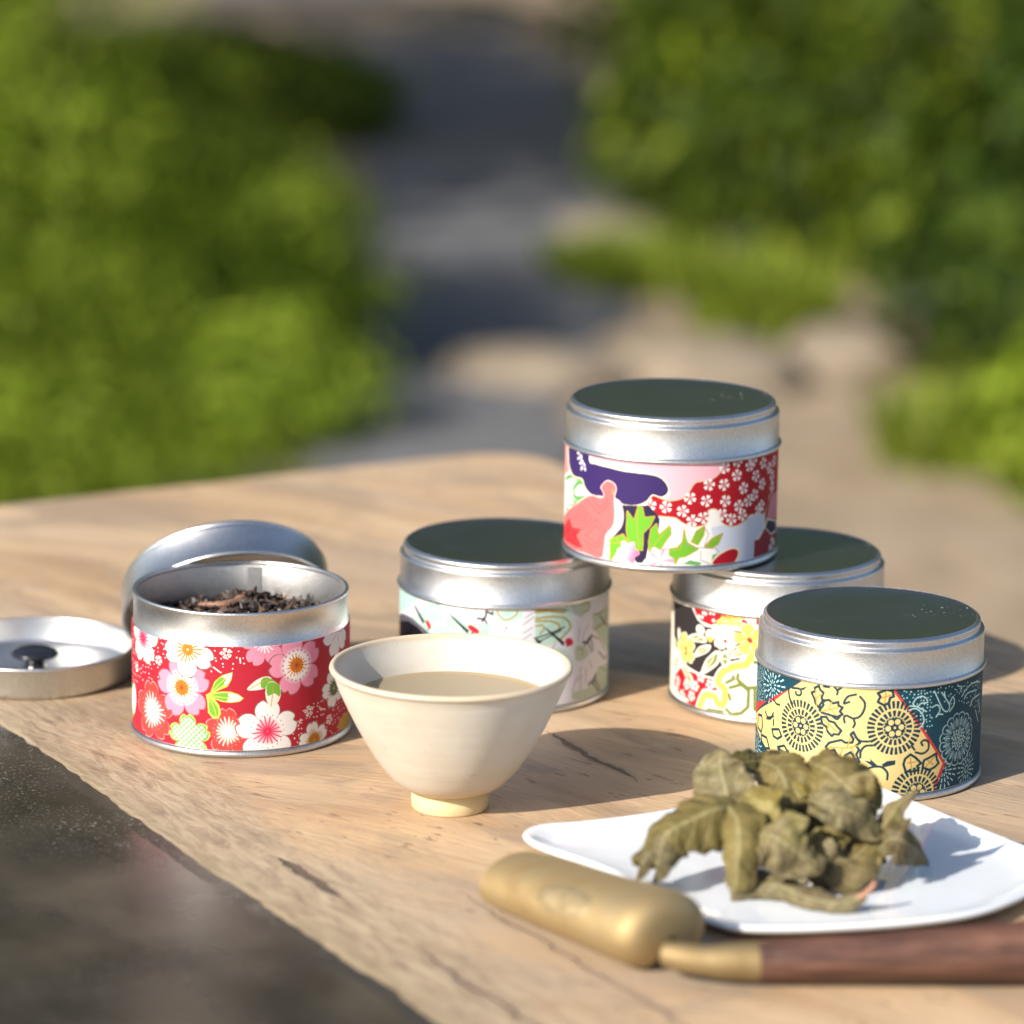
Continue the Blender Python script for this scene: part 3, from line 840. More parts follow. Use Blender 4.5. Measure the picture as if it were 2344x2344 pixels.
  ["L","dt",0.75,[[-6.8,37.4],[-5.1,35.2],[-5.5,32.3],[-7.0,30.2],[-8.8,29.6]],1],
  ["L","dt",0.75,[[-8.8,29.6],[-8.3,27.8],[-8.8,26.5]],1],
  ["L","dt",0.75,[[-9.3,29.6],[-11.2,30.4],[-12.1,29.6],[-11.8,27.9]],1],
  ["L","dt",0.75,[[-15.9,29.4],[-14.5,28.8],[-13.1,30.4]],1],
  ["L","dt",0.75,[[-19.7,39.7],[-17.7,39.7]],1],
  ["L","dt",0.75,[[-15.8,40.0],[-14.6,38.7],[-14.8,37.5]],1],
  ["L","dt",0.75,[[-13.4,40.0],[-14.8,38.9]],1],
  ["L","dt",0.75,[[15.8,19.7],[15.2,20.9],[16.7,21.5],[18.1,20.4],[18.0,18.0],[15.9,16.8],[13.2,17.5]],1],
  ["L","dt",0.75,[[11.6,20.0],[12.7,18.5]],1],
  ["L","dt",0.75,[[-3.1,21.8],[-5.8,21.7],[-7.0,22.3]],1],
  ["L","dt",0.75,[[-2.1,20.4],[-4.4,20.1],[-5.9,18.3],[-6.1,15.9]],1],
  ["L","dt",0.75,[[-3.6,10.7],[-3.2,12.2],[-0.93,12.9],[1.39,12.7],[3.3,10.8],[3.4,8.4]],1],
  ["L","dt",0.75,[[-48.4,24.4],[-46.1,23.0],[-42.3,24.3]],1],
  ["L","dt",0.75,[[-47.1,22.3],[-44.1,23.1],[-42.4,25.5]],1],
  ["L","dt",0.75,[[-42.2,23.1],[-42.2,21.2]],1],
  ["L","dt",0.75,[[-38.5,13.8],[-35.6,13.1],[-33.6,14.1]],1],
  ["L","dt",0.85,[[-23.2,35.0],[-24.3,36.8],[-22.8,37.5],[-23.1,38.7],[-21.5,39.6],[-21.0,38.3],[-19.7,37.5],[-20.4,35.5],[-19.3,34.5],[-20.6,33.6],[-21.3,32.0],[-22.6,33.2],[-23.2,35.0]],0],
  ["L","dt",0.85,[[-21.0,31.1],[-19.5,33.2],[-20.1,34.6],[-17.6,35.2],[-16.1,34.2],[-14.2,34.9],[-14.2,33.7],[-12.7,33.1],[-13.6,31.6],[-12.6,30.7],[-14.5,29.6],[-16.4,29.8],[-17.9,30.1],[-19.9,30.3],[-21.0,31.1]],0],
  ["L","dt",0.85,[[-20.4,28.8],[-18.4,29.1],[-17.4,27.8],[-15.4,27.5],[-14.4,26.2],[-12.9,24.9],[-13.8,23.4],[-15.5,23.4],[-16.2,22.6],[-17.7,23.9],[-18.3,25.7],[-19.8,26.4],[-20.4,28.8]],0],
  ["L","dt",0.85,[[-9.0,21.0],[-11.4,20.8],[-12.8,21.6],[-15.2,20.8],[-17.1,20.1],[-18.3,18.5],[-17.0,17.2],[-15.1,17.9],[-14.1,16.1],[-13.5,14.3],[-11.7,15.4],[-11.2,16.4],[-9.4,17.6],[-7.9,15.8],[-7.4,13.9],[-6.3,14.4],[-7.5,16.8],[-6.6,18.7],[-7.6,20.1],[-6.3,21.2],[-7.7,23.0],[-8.7,24.8],[-9.6,23.8],[-8.6,22.4],[-9.0,21.0]],0],
  ["L","dt",0.85,[[-0.76,35.8],[0.1,37.7],[-0.86,38.9],[0.96,39.6],[2.3,40.1],[4.2,39.6],[4.7,37.7],[3.4,37.2],[3.0,35.3],[1.12,34.8],[-0.76,35.8]],0],
  ["L","dt",0.85,[[9.8,11.0],[8.9,13.5],[9.4,15.4],[11.3,16.9],[13.3,15.6],[15.5,13.4],[14.0,12.6],[14.5,11.1],[12.0,10.8],[9.8,11.0]],0],
  ["L","dt",0.85,[[16.1,11.9],[16.5,14.3],[18.6,15.0],[21.4,16.1],[21.8,14.1],[22.7,12.5],[21.0,11.3],[18.8,10.6],[16.1,11.9]],0],
  ["L","dt",0.85,[[-56.1,21.2],[-51.6,22.0],[-50.6,18.8],[-51.8,16.0],[-56.7,16.6],[-56.1,21.2]],0],
  ["L","dt",0.85,[[-51.8,15.1],[-46.7,15.5],[-44.4,12.2],[-47.6,11.4],[-50.8,12.9],[-51.8,15.1]],0],
  ["L","dt",0.85,[[-43.0,19.5],[-38.8,20.6],[-37.2,18.5],[-39.4,17.0],[-42.0,17.3],[-43.0,19.5]],0],
  ["L","dt",0.85,[[-39.3,14.1],[-35.7,15.5],[-33.6,13.6],[-37.7,12.1],[-39.3,14.1]],0],
  ["L","gd2",0.45,[[-22.8,38.0],[-22.1,32.4]],0],
  ["L","gd2",0.45,[[-22.2,35.2],[-20.2,37.0]],0],
  ["L","gd2",0.45,[[-20.5,30.7],[-14.1,33.0]],0],
  ["L","gd2",0.45,[[-17.5,32.1],[-16.6,34.6]],0],
  ["L","gd2",0.45,[[-16.5,31.7],[-15.0,30.2]],0],
  ["L","gd2",0.45,[[-19.4,28.0],[-14.3,24.3]],0],
  ["L","gd2",0.45,[[-17.3,26.8],[-17.8,24.8]],0],
  ["L","gd2",0.45,[[-17.1,18.6],[-10.8,18.9],[-6.7,20.2]],0],
  ["L","gd2",0.45,[[-12.2,18.8],[-13.1,15.8]],0],
  ["L","gd2",0.45,[[-9.4,19.5],[-7.5,15.8]],0],
  ["L","gd2",0.45,[[-10.8,18.9],[-9.6,22.8]],0],
  ["L","gd2",0.45,[[1.9,39.1],[1.6,35.3]],0],
  ["L","gd2",0.45,[[0.58,37.2],[3.8,38.2]],0],
  ["L","gd2",0.45,[[11.3,15.7],[12.0,11.3]],0],
  ["L","gd2",0.45,[[10.4,13.9],[13.4,14.1]],0],
  ["L","gd2",0.45,[[20.9,15.2],[17.1,11.8]],0],
  ["L","gd2",0.45,[[18.1,14.1],[20.4,12.3]],0],
  ["P","dt",[[-4.7,15.0],[-2.4,14.6],[-2.9,15.8],[-0.01,13.2],[-1.38,12.7]],0],
  ["P","dt",[[6.0,15.1],[3.2,14.9],[4.6,15.8],[1.36,13.7],[1.9,12.7],[6.0,13.6]],0],
  ["P","dt",[[-29.2,37.3],[-26.0,38.6],[-27.7,36.9]],0],
  ["K","mum2",[32.1,19.5],9.8,0],
  ["L","pa",0.5,[[11.6,35.0],[13.0,36.8],[15.6,37.0],[17.2,34.9],[14.6,34.7],[13.6,33.8],[12.1,34.0],[11.6,35.0]],1],
  ["L","pa",0.5,[[19.8,38.4],[21.1,35.9],[23.6,31.6],[25.6,30.4],[26.8,32.1],[24.7,35.3],[22.8,37.6]],1],
  ["L","pa",0.5,[[24.7,35.3],[24.0,37.4]],1],
  ["L","pa",0.5,[[26.7,33.1],[28.3,35.2],[29.1,32.6],[26.9,30.2]],1],
  ["L","pa",0.5,[[19.0,32.8],[21.2,33.4],[22.4,31.4],[20.8,29.2],[21.9,30.0],[23.7,29.7]],1],
  ["L","pa",0.5,[[10.2,32.6],[12.7,33.0],[15.3,30.8],[15.9,27.8],[14.4,26.1]],1],
  ["L","pa",0.5,[[10.6,34.1],[13.1,33.6],[16.8,31.6]],1],
  ["L","pa",0.5,[[33.1,34.3],[35.5,36.2],[40.2,37.5],[47.3,36.3]],1],
  ["L","pa",0.5,[[34.8,33.4],[37.4,34.8],[44.3,34.1]],1],
  ["L","pa",0.5,[[38.8,29.6],[41.9,31.8],[48.0,31.7]],1],
  ["L","pa",0.5,[[30.5,38.6],[32.9,37.7],[32.2,36.4]],1],
  ["L","pa",0.5,[[41.4,37.3],[45.5,37.2]],1],
  ["L","pa",0.5,[[43.8,27.0],[47.6,22.0]],1],
  ["L","pa",0.5,[[46.5,29.7],[50.6,24.6]],1],
 ],
 'back': [
  ["B","iv"],
  ["P","bk",[[-55.5,38.2],[-38.4,40.0],[-35.8,36.3],[-31.4,34.6],[-27.3,35.0],[-20.3,34.4],[-9.4,37.0],[-9.2,30.0],[-15.2,27.1],[-17.0,22.2],[-22.0,20.1],[-26.7,15.0],[-37.6,16.0],[-43.5,17.9],[-54.1,23.7]],0],
  ["P","iv",[[-39.2,40.3],[-37.6,38.3],[-35.4,35.9],[-31.4,34.2],[-26.7,34.6],[-22.3,30.9],[-9.0,37.1],[-9.1,42.2]],0],
  ["P","rd",[[-37.9,40.2],[-36.2,37.6],[-33.4,35.9],[-29.0,35.3],[-25.6,35.7],[-15.5,36.2],[-9.4,38.0],[-9.1,42.6],[-9.1,41.7],[-20.5,41.0]],0],
  ["D","w",[[-37.0,39.8],[-25.8,40.6],[-24.6,36.6],[-30.2,35.6],[-35.4,37.3]],0.7,2.0,11],
  ["P","iv",[[-20.5,39.1],[-8.6,40.8],[-8.5,35.7],[-14.5,36.6],[-18.4,36.1]],0],
  ["L","rd",1.4,[[-15.1,38.8],[-13.1,37.2]],0],
  ["L","rd",1.0,[[-9.5,40.3],[-9.9,38.4]],0],
  ["P","iv",[[-46.5,15.7],[-41.6,17.0],[-32.1,15.8],[-25.0,15.3],[-22.5,9.6],[-26.5,7.0],[-35.0,1.9],[-45.8,2.5],[-54.4,5.4],[-54.9,10.6]],1],
  ["P","rd",[[-51.3,11.1],[-46.4,15.0],[-41.6,15.8],[-32.7,15.2],[-26.1,14.9],[-23.4,10.0],[-26.0,8.1],[-33.7,5.5],[-35.7,2.7],[-43.8,3.5],[-52.7,6.9]],0],
  ["F","tinyw",[-48.5,9.5],2.1,0.0],
  ["F","tinyw",[-38.0,6.4],2.1,0.6],
  ["F","tinyw",[-33.0,14.7],2.1,1.2],
  ["F","tinyw",[-28.4,12.8],2.1,1.8],
  ["F","tinyw",[-44.4,5.3],2.1,2.4],
  ["F","tinyw",[-41.5,3.2],2.1,3.0],
  ["F","tinyw",[-30.6,9.0],2.1,3.6],
  ["F","tinyw",[-41.4,9.9],2.1,4.2],
  ["F","tinyw",[-24.4,9.8],2.1,4.8],
  ["F","tinyw",[-49.6,5.8],2.1,5.4],
  ["F","tinyw",[-35.9,10.7],2.1,6.0],
  ["L","iv",4.2,[[-33.3,3.2],[-30.9,8.0],[-26.5,8.7],[-24.5,6.2],[-22.2,6.9],[-22.0,12.1],[-24.8,14.4],[-22.7,18.6],[-18.0,21.4],[-13.5,22.9],[-11.0,28.0],[-8.3,29.6]],1],
  ["L","yl",2.6,[[-33.3,3.2],[-30.9,8.0],[-26.5,8.7],[-24.5,6.2],[-22.2,6.9],[-22.0,12.1],[-24.8,14.4],[-22.7,18.6],[-18.0,21.4],[-13.5,22.9],[-11.0,28.0],[-8.3,29.6]],1],
  ["P","iv",[[-20.0,4.8],[-20.3,15.6],[-17.0,19.4],[-11.3,21.9],[-8.2,25.4],[-7.6,2.4],[-19.5,2.1]],0],
  ["L","ol",1.3,[[-19.8,13.1],[-15.4,14.9],[-12.5,12.9],[-12.6,6.7],[-15.1,4.1],[-19.0,3.1]],0],
  ["L","ol",1.3,[[-21.3,14.8],[-18.4,16.6],[-18.6,17.5]],0],
  ["L","ol",1.3,[[-16.7,18.5],[-16.9,16.6],[-13.0,13.8],[-7.9,14.6]],0],
  ["L","ol",1.3,[[-15.4,14.9],[-16.6,16.2]],0],
  ["L","ol",1.3,[[-10.5,23.8],[-8.2,23.6]],0],
  ["L","ol",1.3,[[-20.2,10.5],[-19.6,8.7]],0],
  ["L","ol",1.3,[[-10.2,14.0],[-10.0,6.0],[-7.7,5.3]],0],
  ["L","ol",1.3,[[-21.1,4.7],[-19.5,3.5]],0],
  ["L","ol",1.3,[[-29.2,3.2],[-22.6,3.5]],0],
  ["K","cuke",[-16.4,9.1],3.5,0],
  ["K","cuke",[-11.5,18.6],3.5,0],
  ["P","iv",[[-43.0,26.6],[-37.4,30.3],[-31.9,30.5],[-30.6,28.4],[-35.1,27.5]],1],
  ["P","ol2",[[-39.8,27.5],[-36.6,29.7],[-33.2,29.9],[-32.3,28.6],[-35.2,28.0]],1],
  ["L","iv",0.4,[[-43.0,26.6],[-35.3,28.8],[-31.9,30.5]],0],
  ["P","iv",[[-37.0,21.4],[-34.4,25.8],[-28.8,27.8],[-29.9,24.8]],1],
  ["P","ol2",[[-35.2,22.8],[-33.6,25.5],[-30.1,26.8],[-30.8,24.9]],1],
  ["L","iv",0.4,[[-37.0,21.4],[-32.4,25.0],[-28.8,27.8]],0],
  ["P","iv",[[-32.7,15.7],[-31.0,21.3],[-26.4,25.9],[-23.7,26.4],[-25.2,21.0]],1],
  ["P","ol2",[[-30.8,18.2],[-29.7,21.6],[-26.9,24.5],[-25.2,24.8],[-26.1,21.4]],1],
  ["L","iv",0.4,[[-32.7,15.7],[-27.7,22.1],[-26.4,25.9]],0],
  ["P","iv",[[-20.6,24.1],[-17.2,28.3],[-12.5,29.8],[-14.2,25.8]],1],
  ["P","ol2",[[-18.8,25.2],[-16.8,27.8],[-13.8,28.7],[-14.9,26.3]],1],
  ["L","iv",0.4,[[-20.6,24.1],[-16.1,27.0],[-12.5,29.8]],0],
  ["P","iv",[[-46.6,18.6],[-42.6,17.2],[-37.5,13.2],[-37.0,8.6],[-40.6,11.5],[-45.4,15.5]],1],
  ["P","ol2",[[-44.4,16.9],[-42.1,16.1],[-38.9,13.6],[-38.5,10.7],[-40.8,12.5],[-43.7,15.0]],1],
  ["L","iv",0.4,[[-46.6,18.6],[-41.3,14.2],[-37.5,13.2]],0],
  ["P","iv",[[-56.6,25.5],[-48.0,23.4],[-46.7,20.0],[-53.9,21.4]],1],
  ["P","ol2",[[-53.9,24.6],[-49.0,23.2],[-48.1,21.0],[-52.5,21.9]],1],
  ["L","iv",0.4,[[-56.6,25.5],[-50.6,22.7],[-46.7,20.0]],0],
  ["P","iv",[[-53.4,15.3],[-47.8,19.7],[-47.6,16.4],[-53.1,12.0]],1],
  ["P","ol2",[[-52.0,15.6],[-48.7,18.3],[-48.6,16.2],[-51.9,13.6]],1],
  ["L","iv",0.4,[[-53.4,15.3],[-50.2,15.9],[-47.6,16.4]],0],
  ["P","iv",[[-24.2,23.5],[-22.2,27.1],[-20.0,23.7],[-22.0,20.1]],1],
  ["P","ol2",[[-23.4,23.5],[-22.2,25.8],[-20.8,23.7],[-22.0,21.4]],1],
  ["L","iv",0.4,[[-24.2,23.5],[-22.1,23.6],[-20.0,23.7]],0],
  ["P","iv",[[-20.1,26.0],[-18.2,28.6],[-22.2,26.6]],1],
  ["P","ol2",[[-20.1,26.4],[-18.9,28.1],[-21.4,26.8]],1],
  ["L","iv",0.4,[[-20.1,26.0],[-20.1,27.1],[-22.2,26.6]],0],
  ["E","iv",[-33.9,32.5],2.3,1.9,0],
  ["E","iv",[-48.3,27.6],1.3,2.4,0],
  ["F","cream",[-22.3,32.7],6.6,0.1],
  ["E","iv",[-28.9,31.6],2.2,2.0,0],
  ["E","yl2",[-28.9,30.0],1.2,1.2,0],
  ["K","ydrop",[-19.9,38.7],4.6,0],
  ["F","yellow",[-12.8,32.1],6.6,0.2],
  ["F","yellow",[-42.4,23.4],6.4,0.3],
  ["E","yl2",[-24.6,37.0],1.2,1.2,0],
  ["E","cap",[-22.2,30.3],0.7,0.7,0],
  ["E","cap",[-12.3,31.6],0.75,0.75,0],
  ["E","cap",[-42.3,21.6],0.75,0.75,0],
  ["L","bk",0.6,[[-28.2,27.5],[-25.9,26.5],[-22.7,27.0]],1],
  ["L","bk",0.5,[[-18.8,34.6],[-15.9,34.5]],0],
  ["L","bk",0.5,[[-18.2,29.1],[-16.3,30.3]],0],
 ],
}
LEAVES = {
 'fan': ([(70.2, 1168.0, 24.4), (68.7, 1170.0, 30.9), (67.4, 1176.0, 36.3), (68.2, 1180.0, 40.6)], [5, 13, 11, 2.5], 0),
 'backL': ([(73.5, 1190.0, 33.3), (80.2, 1195.0, 32.5), (89.4, 1200.0, 32.3)], [5, 7, 5], 3),
 'arm': ([(73.6, 1158.0, 27.6), (66.4, 1152.0, 30.0), (57.7, 1148.0, 27.6), (49.8, 1146.0, 23.4), (44.3, 1146.0, 16.8), (38.6, 1145.0, 15.0)], [8, 9.5, 9, 7.5, 5, 1], 1),
 'finger': ([(48.7, 1146.0, 22.8), (47.3, 1143.0, 17.9), (46.5, 1141.0, 13.8), (45.7, 1150.8, 6.0)], [4.5, 4.5, 3.5, 1], 0),
 'finger2': ([(44.5, 1143.0, 18.4), (41.4, 1142.0, 14.0), (40.7, 1153.3, 6.0)], [3, 2.5, 2], 0),
 'vert': ([(68.8, 1155.0, 29.7), (71.3, 1147.0, 27.5), (71.7, 1142.0, 22.0), (71.2, 1140.0, 14.4), (70.9, 1140.3, 6.0)], [7, 8, 7.5, 6.5, 5], 1),
 'curl': ([(69.2, 1141.1, 7.5), (77.8, 1143.4, 8.0), (86.1, 1140.2, 8.0), (93.0, 1133.8, 7.0), (99.4, 1129.8, 7.0), (105.5, 1128.8, 8.0), (110.5, 1129.1, 10.0)], [5.5, 6.5, 6, 5, 4, 2.8, 1.4], 0),
 'round': ([(78.4, 1146.0, 23.2), (82.9, 1142.0, 23.9), (89.1, 1140.0, 19.9), (94.9, 1141.0, 16.7), (99.9, 1144.0, 16.4)], [5, 12, 12.5, 7, 0.6], 2),
 'mid': ([(74.7, 1160.0, 32.3), (79.0, 1155.0, 31.0), (84.6, 1152.0, 29.0), (88.8, 1155.0, 27.5)], [6, 10, 9, 3], 4),
 'dome': ([(95.4, 1180.0, 37.2), (99.9, 1170.0, 37.9), (104.6, 1163.0, 35.9), (109.6, 1160.0, 31.6), (115.3, 1163.0, 22.9)], [5, 10.5, 13, 10, 3], 1),
 'dome2': ([(104.5, 1184.0, 36.7), (109.1, 1176.0, 35.0), (113.3, 1170.0, 30.9), (116.8, 1168.0, 24.3)], [4, 7, 7, 3], 4),
 'fold': ([(94.6, 1158.0, 30.8), (100.5, 1153.0, 31.3), (107.8, 1152.0, 29.3), (114.5, 1155.0, 24.3), (120.2, 1160.0, 20.3)], [5, 8, 8, 7, 3], 0),
 'stem': ([(91.1, 1185.0, 38.7), (89.8, 1178.0, 35.9), (89.8, 1172.0, 32.4), (92.4, 1166.0, 28.9)], [3, 5, 6, 4], 4),
 'topmid': ([(81.4, 1186.0, 35.2), (86.0, 1176.0, 35.3), (88.0, 1170.0, 31.2), (84.3, 1165.0, 28.5)], [7, 12, 11, 4], 1),
 'low': ([(97.3, 1160.0, 21.2), (100.8, 1152.0, 16.7), (105.9, 1150.0, 13.9), (111.9, 1155.0, 15.9), (117.4, 1160.0, 19.1)], [7, 12, 13, 10, 4], 1),
 'lowest': ([(95.1, 1163.6, 8.0), (100.8, 1155.4, 9.0), (108.9, 1157.5, 9.0), (115.2, 1163.7, 10.0)], [5, 9, 9, 4], 3),
 'spike': ([(117.2, 1158.0, 20.9), (119.9, 1158.0, 25.1), (123.4, 1160.0, 29.3), (129.7, 1162.0, 34.2)], [4, 5.6, 3.6, 0.4], 2),
 'lying': ([(116.0, 1156.0, 15.6), (120.8, 1154.0, 19.9), (126.0, 1154.0, 18.2), (134.6, 1171.9, 6.0)], [4, 8, 9, 1.2], 3),
 'inner': ([(82.8, 1175.0, 22.3), (91.2, 1180.0, 22.0), (103.1, 1182.0, 18.5), (113.5, 1180.0, 16.2)], [8, 11, 12, 9], 3),
 'inner2': ([(68.4, 1165.0, 19.3), (75.5, 1166.0, 16.6), (82.4, 1165.0, 14.6), (90.4, 1165.0, 14.7)], [7, 10, 10, 8], 3),
}
# ------------------------------------------------------------------ materials
def mat_metal(name, base=(0.66, 0.66, 0.66), rough=0.35, grain=0.2, metallic=1.0):
    t = NT(name)
    t.set(Metallic=metallic)
    co = t.coord()
    n = t.noise(co, 2600, 2, .6)
    n2 = t.noise(co, 60, 3, .5)
    sp = t.smooth(t.noise(co, 1500, 2, .7).outputs['Fac'], .35, .7, .9, 1.1)  # sparkle of the frosted metal, put into the base colour as fine grain
    bc = t.ramp(n2.outputs['Fac'], [(.3, tuple(c * .93 for c in base)), (.7, base)])
    hs = t.n('HueSaturation')
    t.link(bc, hs.inputs['Color'])
    t.link(sp, hs.inputs['Value'])
    t.link(hs.outputs[0], t.b.inputs['Base Color'])
    r = t.n('MapRange')
    for i, v in enumerate((.25, .75, rough - .05, rough + .07)):
        r.inputs[i + 1].default_value = v
    t.link(n.outputs['Fac'], r.inputs[0])
    sm = t.smooth(t.noise(t.mapping(co, scale=(1, 1, 2.5)), 45, 5, .7, 1.2).outputs['Fac'], .45, .75, 0, .04)
    t.link(t.math('ADD', r.outputs[0], sm), t.b.inputs['Roughness'])
    t.link(t.bump(n.outputs['Fac'], grain, .0004), t.b.inputs['Normal'])
    return t.m


def mat_lid_top():
    t = NT('tin_lid_top')
    t.set(Metallic=1.0)
    co = t.coord()
    n = t.noise(co, 2600, 2, .6)
    d1 = t.noise(co, 520, 3, .65)
    msk = t.smooth(d1.outputs['Fac'], .65, .69)
    big = t.smooth(t.noise(co, 46, 2).outputs['Fac'], .54, .66)
    dust = t.math('MULTIPLY', msk, big)
    t.link(t.mix(dust, (.56, .57, .56), (.8, .8, .76)), t.b.inputs['Base Color'])
    t.link(t.math('SUBTRACT', 1.0, dust), t.b.inputs['Metallic'])
    t.link(t.math('ADD', t.smooth(t.noise(co, 38, 5, .7, 1.5).outputs['Fac'],   .35, .7, .28, .295), t.math('MULTIPLY', dust, .5)), t.b.inputs['Roughness'])
    t.link(t.bump(n.outputs['Fac'], .06, .0003), t.b.inputs['Normal'])
    return t.m


def mat_paper(name, img):
    t = NT(name)
    tx = t.n('TexImage', image=img, interpolation='Cubic', extension='REPEAT')
    uv = t.n('UVMap', uv_map='UVMap')
    t.link(uv.outputs[0], tx.inputs[0])
    n = t.noise(t.coord(), 900, 3, .6)
    t.link(tx.outputs[0], t.b.inputs['Base Color'])
    t.set(Roughness=.62)
    t.b.inputs['Specular IOR Level'].default_value = .3
    t.link(t.bump(n.outputs['Fac'], .12, .0003), t.b.inputs['Normal'])
    return t.m


def mat_wood_top():
    t = NT('weathered_wood')
    co = t.coord()
    # slow wander of the grain
    w1 = t.noise(co, 3.2, 2, .5)
    sub = t.n('VectorMath', operation='SUBTRACT')
    t.link(w1.outputs['Color'], sub.inputs[0])
    sub.inputs[1].default_value = (.5, .5, .5)
    scl = t.n('VectorMath', operation='SCALE')
    t.link(sub.outputs[0], scl.inputs[0])
    scl.inputs['Scale'].default_value = .16
    add = t.n('VectorMath', operation='ADD')
    t.link(co, add.inputs[0])
    t.link(scl.outputs[0], add.inputs[1])
    P = add.outputs[0]
    g = t.mapping(P, rot=(0, 0, rad(36)))
    ga = t.mapping(g, scale=(1, 5, 1))
    gf = t.mapping(g, scale=(1, 22, 1))
    a = t.noise(ga, 5.5, 5, .55, .4)
    col = t.ramp(a.outputs['Fac'], [(.28, (.32, .205, .115)), (.43, (.49, .33, .195)), (.57, (.58, .41, .25)), (.75, (.67, .51, .34))])
    # fine fibres
    f = t.noise(gf, 26, 5, .65, .3)
    col = t.mix(t.smooth(f.outputs['Fac'], .48, .74, 0, .6), col, (.30, .205, .14))
    f2 = t.noise(t.mapping(g, scale=(1, 5, 1)), 90, 4, .7)
    col = t.mix(t.smooth(f2.outputs['Fac'], .5, .75, 0, .3), col, (.66, .5, .34))
    # grey weathering
    s = t.noise(t.mapping(g, scale=(1, 2.6, 1)), 9, 5, .62, .8)
    col = t.mix(t.smooth(s.outputs['Fac'], .48, .62, 0, .85), col, (.33, .245, .17))
    s2 = t.noise(t.mapping(g, scale=(1, 2.2, 1), loc=(4, 3, 0)), 4.5, 3, .6, .6)
    col = t.mix(t.smooth(s2.outputs['Fac'], .48, .64, 0, .65), col, (.43, .33, .24))
    # short dark flecks and pores
    k = t.noise(t.mapping(g, scale=(1, 5, 1), loc=(1, 7, 0)), 55, 3, .6, .5)
    col = t.mix(t.smooth(k.outputs['Fac'], .63, .70, 0, .8), col, (.15, .10, .07))
    k2 = t.noise(t.mapping(g, scale=(1, 3.5, 1), loc=(5, 2, 0)), 130, 3, .6, .4)
    col = t.mix(t.smooth(k2.outputs['Fac'], .66, .74, 0, .6), col, (.18, .12, .085))
    # the bleached rough band along the live edge (edge direction is -60.8 deg, offset .505 along its normal)
    nd = t.n('VectorMath', operation='DOT_PRODUCT')
    t.link(co, nd.inputs[0])
    nd.inputs[1].default_value = (.873, .488, 0)
    en = t.noise(t.mapping(co, rot=(0, 0, rad(-60.8)), scale=(1, .3, 1), typ='TEXTURE'), 14, 4, .6)
    ed = t.math('ADD', nd.outputs['Value'], t.math('MULTIPLY', t.math('SUBTRACT', en.outputs['Fac'], .5), .07))
    band = t.smooth(ed, .515, .548, 1, 0)
    fn = t.noise(t.mapping(co, rot=(0, 0, rad(-60.8)), scale=(1, .2, 1), typ='TEXTURE'), 55, 5, .7, .8)
    bcol = t.ramp(fn.outputs['Fac'], [(.3, (.13, .095, .07)), (.44, (.30, .225, .15)), (.56, (.44, .35, .23)), (.75, (.54, .45, .31))])
    col = t.mix(t.math('MULTIPLY', band, .7), col, bcol)
    rim = t.smooth(nd.outputs['Value'], .486, .505, 1, 0)
    col = t.mix(t.math('MULTIPLY', rim, t.smooth(en.outputs['Fac'], .35, .65, .35, .9)), col, (.24, .19, .11))
    hgt = t.math('ADD', t.math('MULTIPLY', f.outputs['Fac'], -.6), t.math('MULTIPLY', k.outputs['Fac'], -.5))
    hgt = t.math('ADD', hgt, t.math('MULTIPLY', t.math('MULTIPLY', fn.outputs['Fac'], band), .8))
    # a few open cracks: (x, y, heading in degrees, length, half width)
    for (x, y, an, L, hw) in ((.012, 1.338, -62, .075, .0011), (-.076, 1.19, -58, .05, .0016), (-.03, 1.108, -61, .10, .0006),
                              (-.03, 1.29, -8, .022, .0007), (.155, 1.225, -40, .05, .0006), (-.02, 1.165, -60, .2, .0003)):
        q = t.mapping(co, loc=(x, y, 0), rot=(0, 0, rad(an)), typ='TEXTURE')
        sx = t.n('SeparateXYZ')
        wv = t.noise(q, 40, 4, .6)
        t.link(q, sx.inputs[0])
        yy = t.math('ADD', sx.outputs['Y'], t.math('MULTIPLY', t.math('SUBTRACT', wv.outputs['Fac'], .5), .010))
        yy = t.math('ABSOLUTE', yy)
        along = t.smooth(t.math('ABSOLUTE', t.math('SUBTRACT', sx.outputs['X'], L / 2)), L * .22, L / 2, 1, 0)
        wn_ = t.noise(t.mapping(co, loc=(3, 1, 0)), 120, 3, .7)
        width = t.math('MULTIPLY', along, t.math('MULTIPLY', wn_.outputs['Fac'], hw * 2))
        m = t.math('MULTIPLY', t.smooth(t.math('SUBTRACT', yy, width), -.0004, .0003, 1, 0), t.smooth(along, 0, .15))
        col = t.mix(t.math('MULTIPLY', m, .9), col, (.05, .035, .028))
        lip = t.smooth(t.math('SUBTRACT', yy, width), .0002, .0035, 1, 0)
        col = t.mix(t.math('MULTIPLY', t.math('MULTIPLY', lip, along), .35), col, (.24, .17, .12))
        hgt = t.math('SUBTRACT', hgt, t.math('MULTIPLY', m, 2.5))
    t.link(col, t.b.inputs['Base Color'])
    t.set(Roughness=.55)
    t.b.inputs['Specular IOR Level'].default_value = .35
    t.link(t.bump(hgt, .55, .0012), t.b.inputs['Normal'])
    return t.m


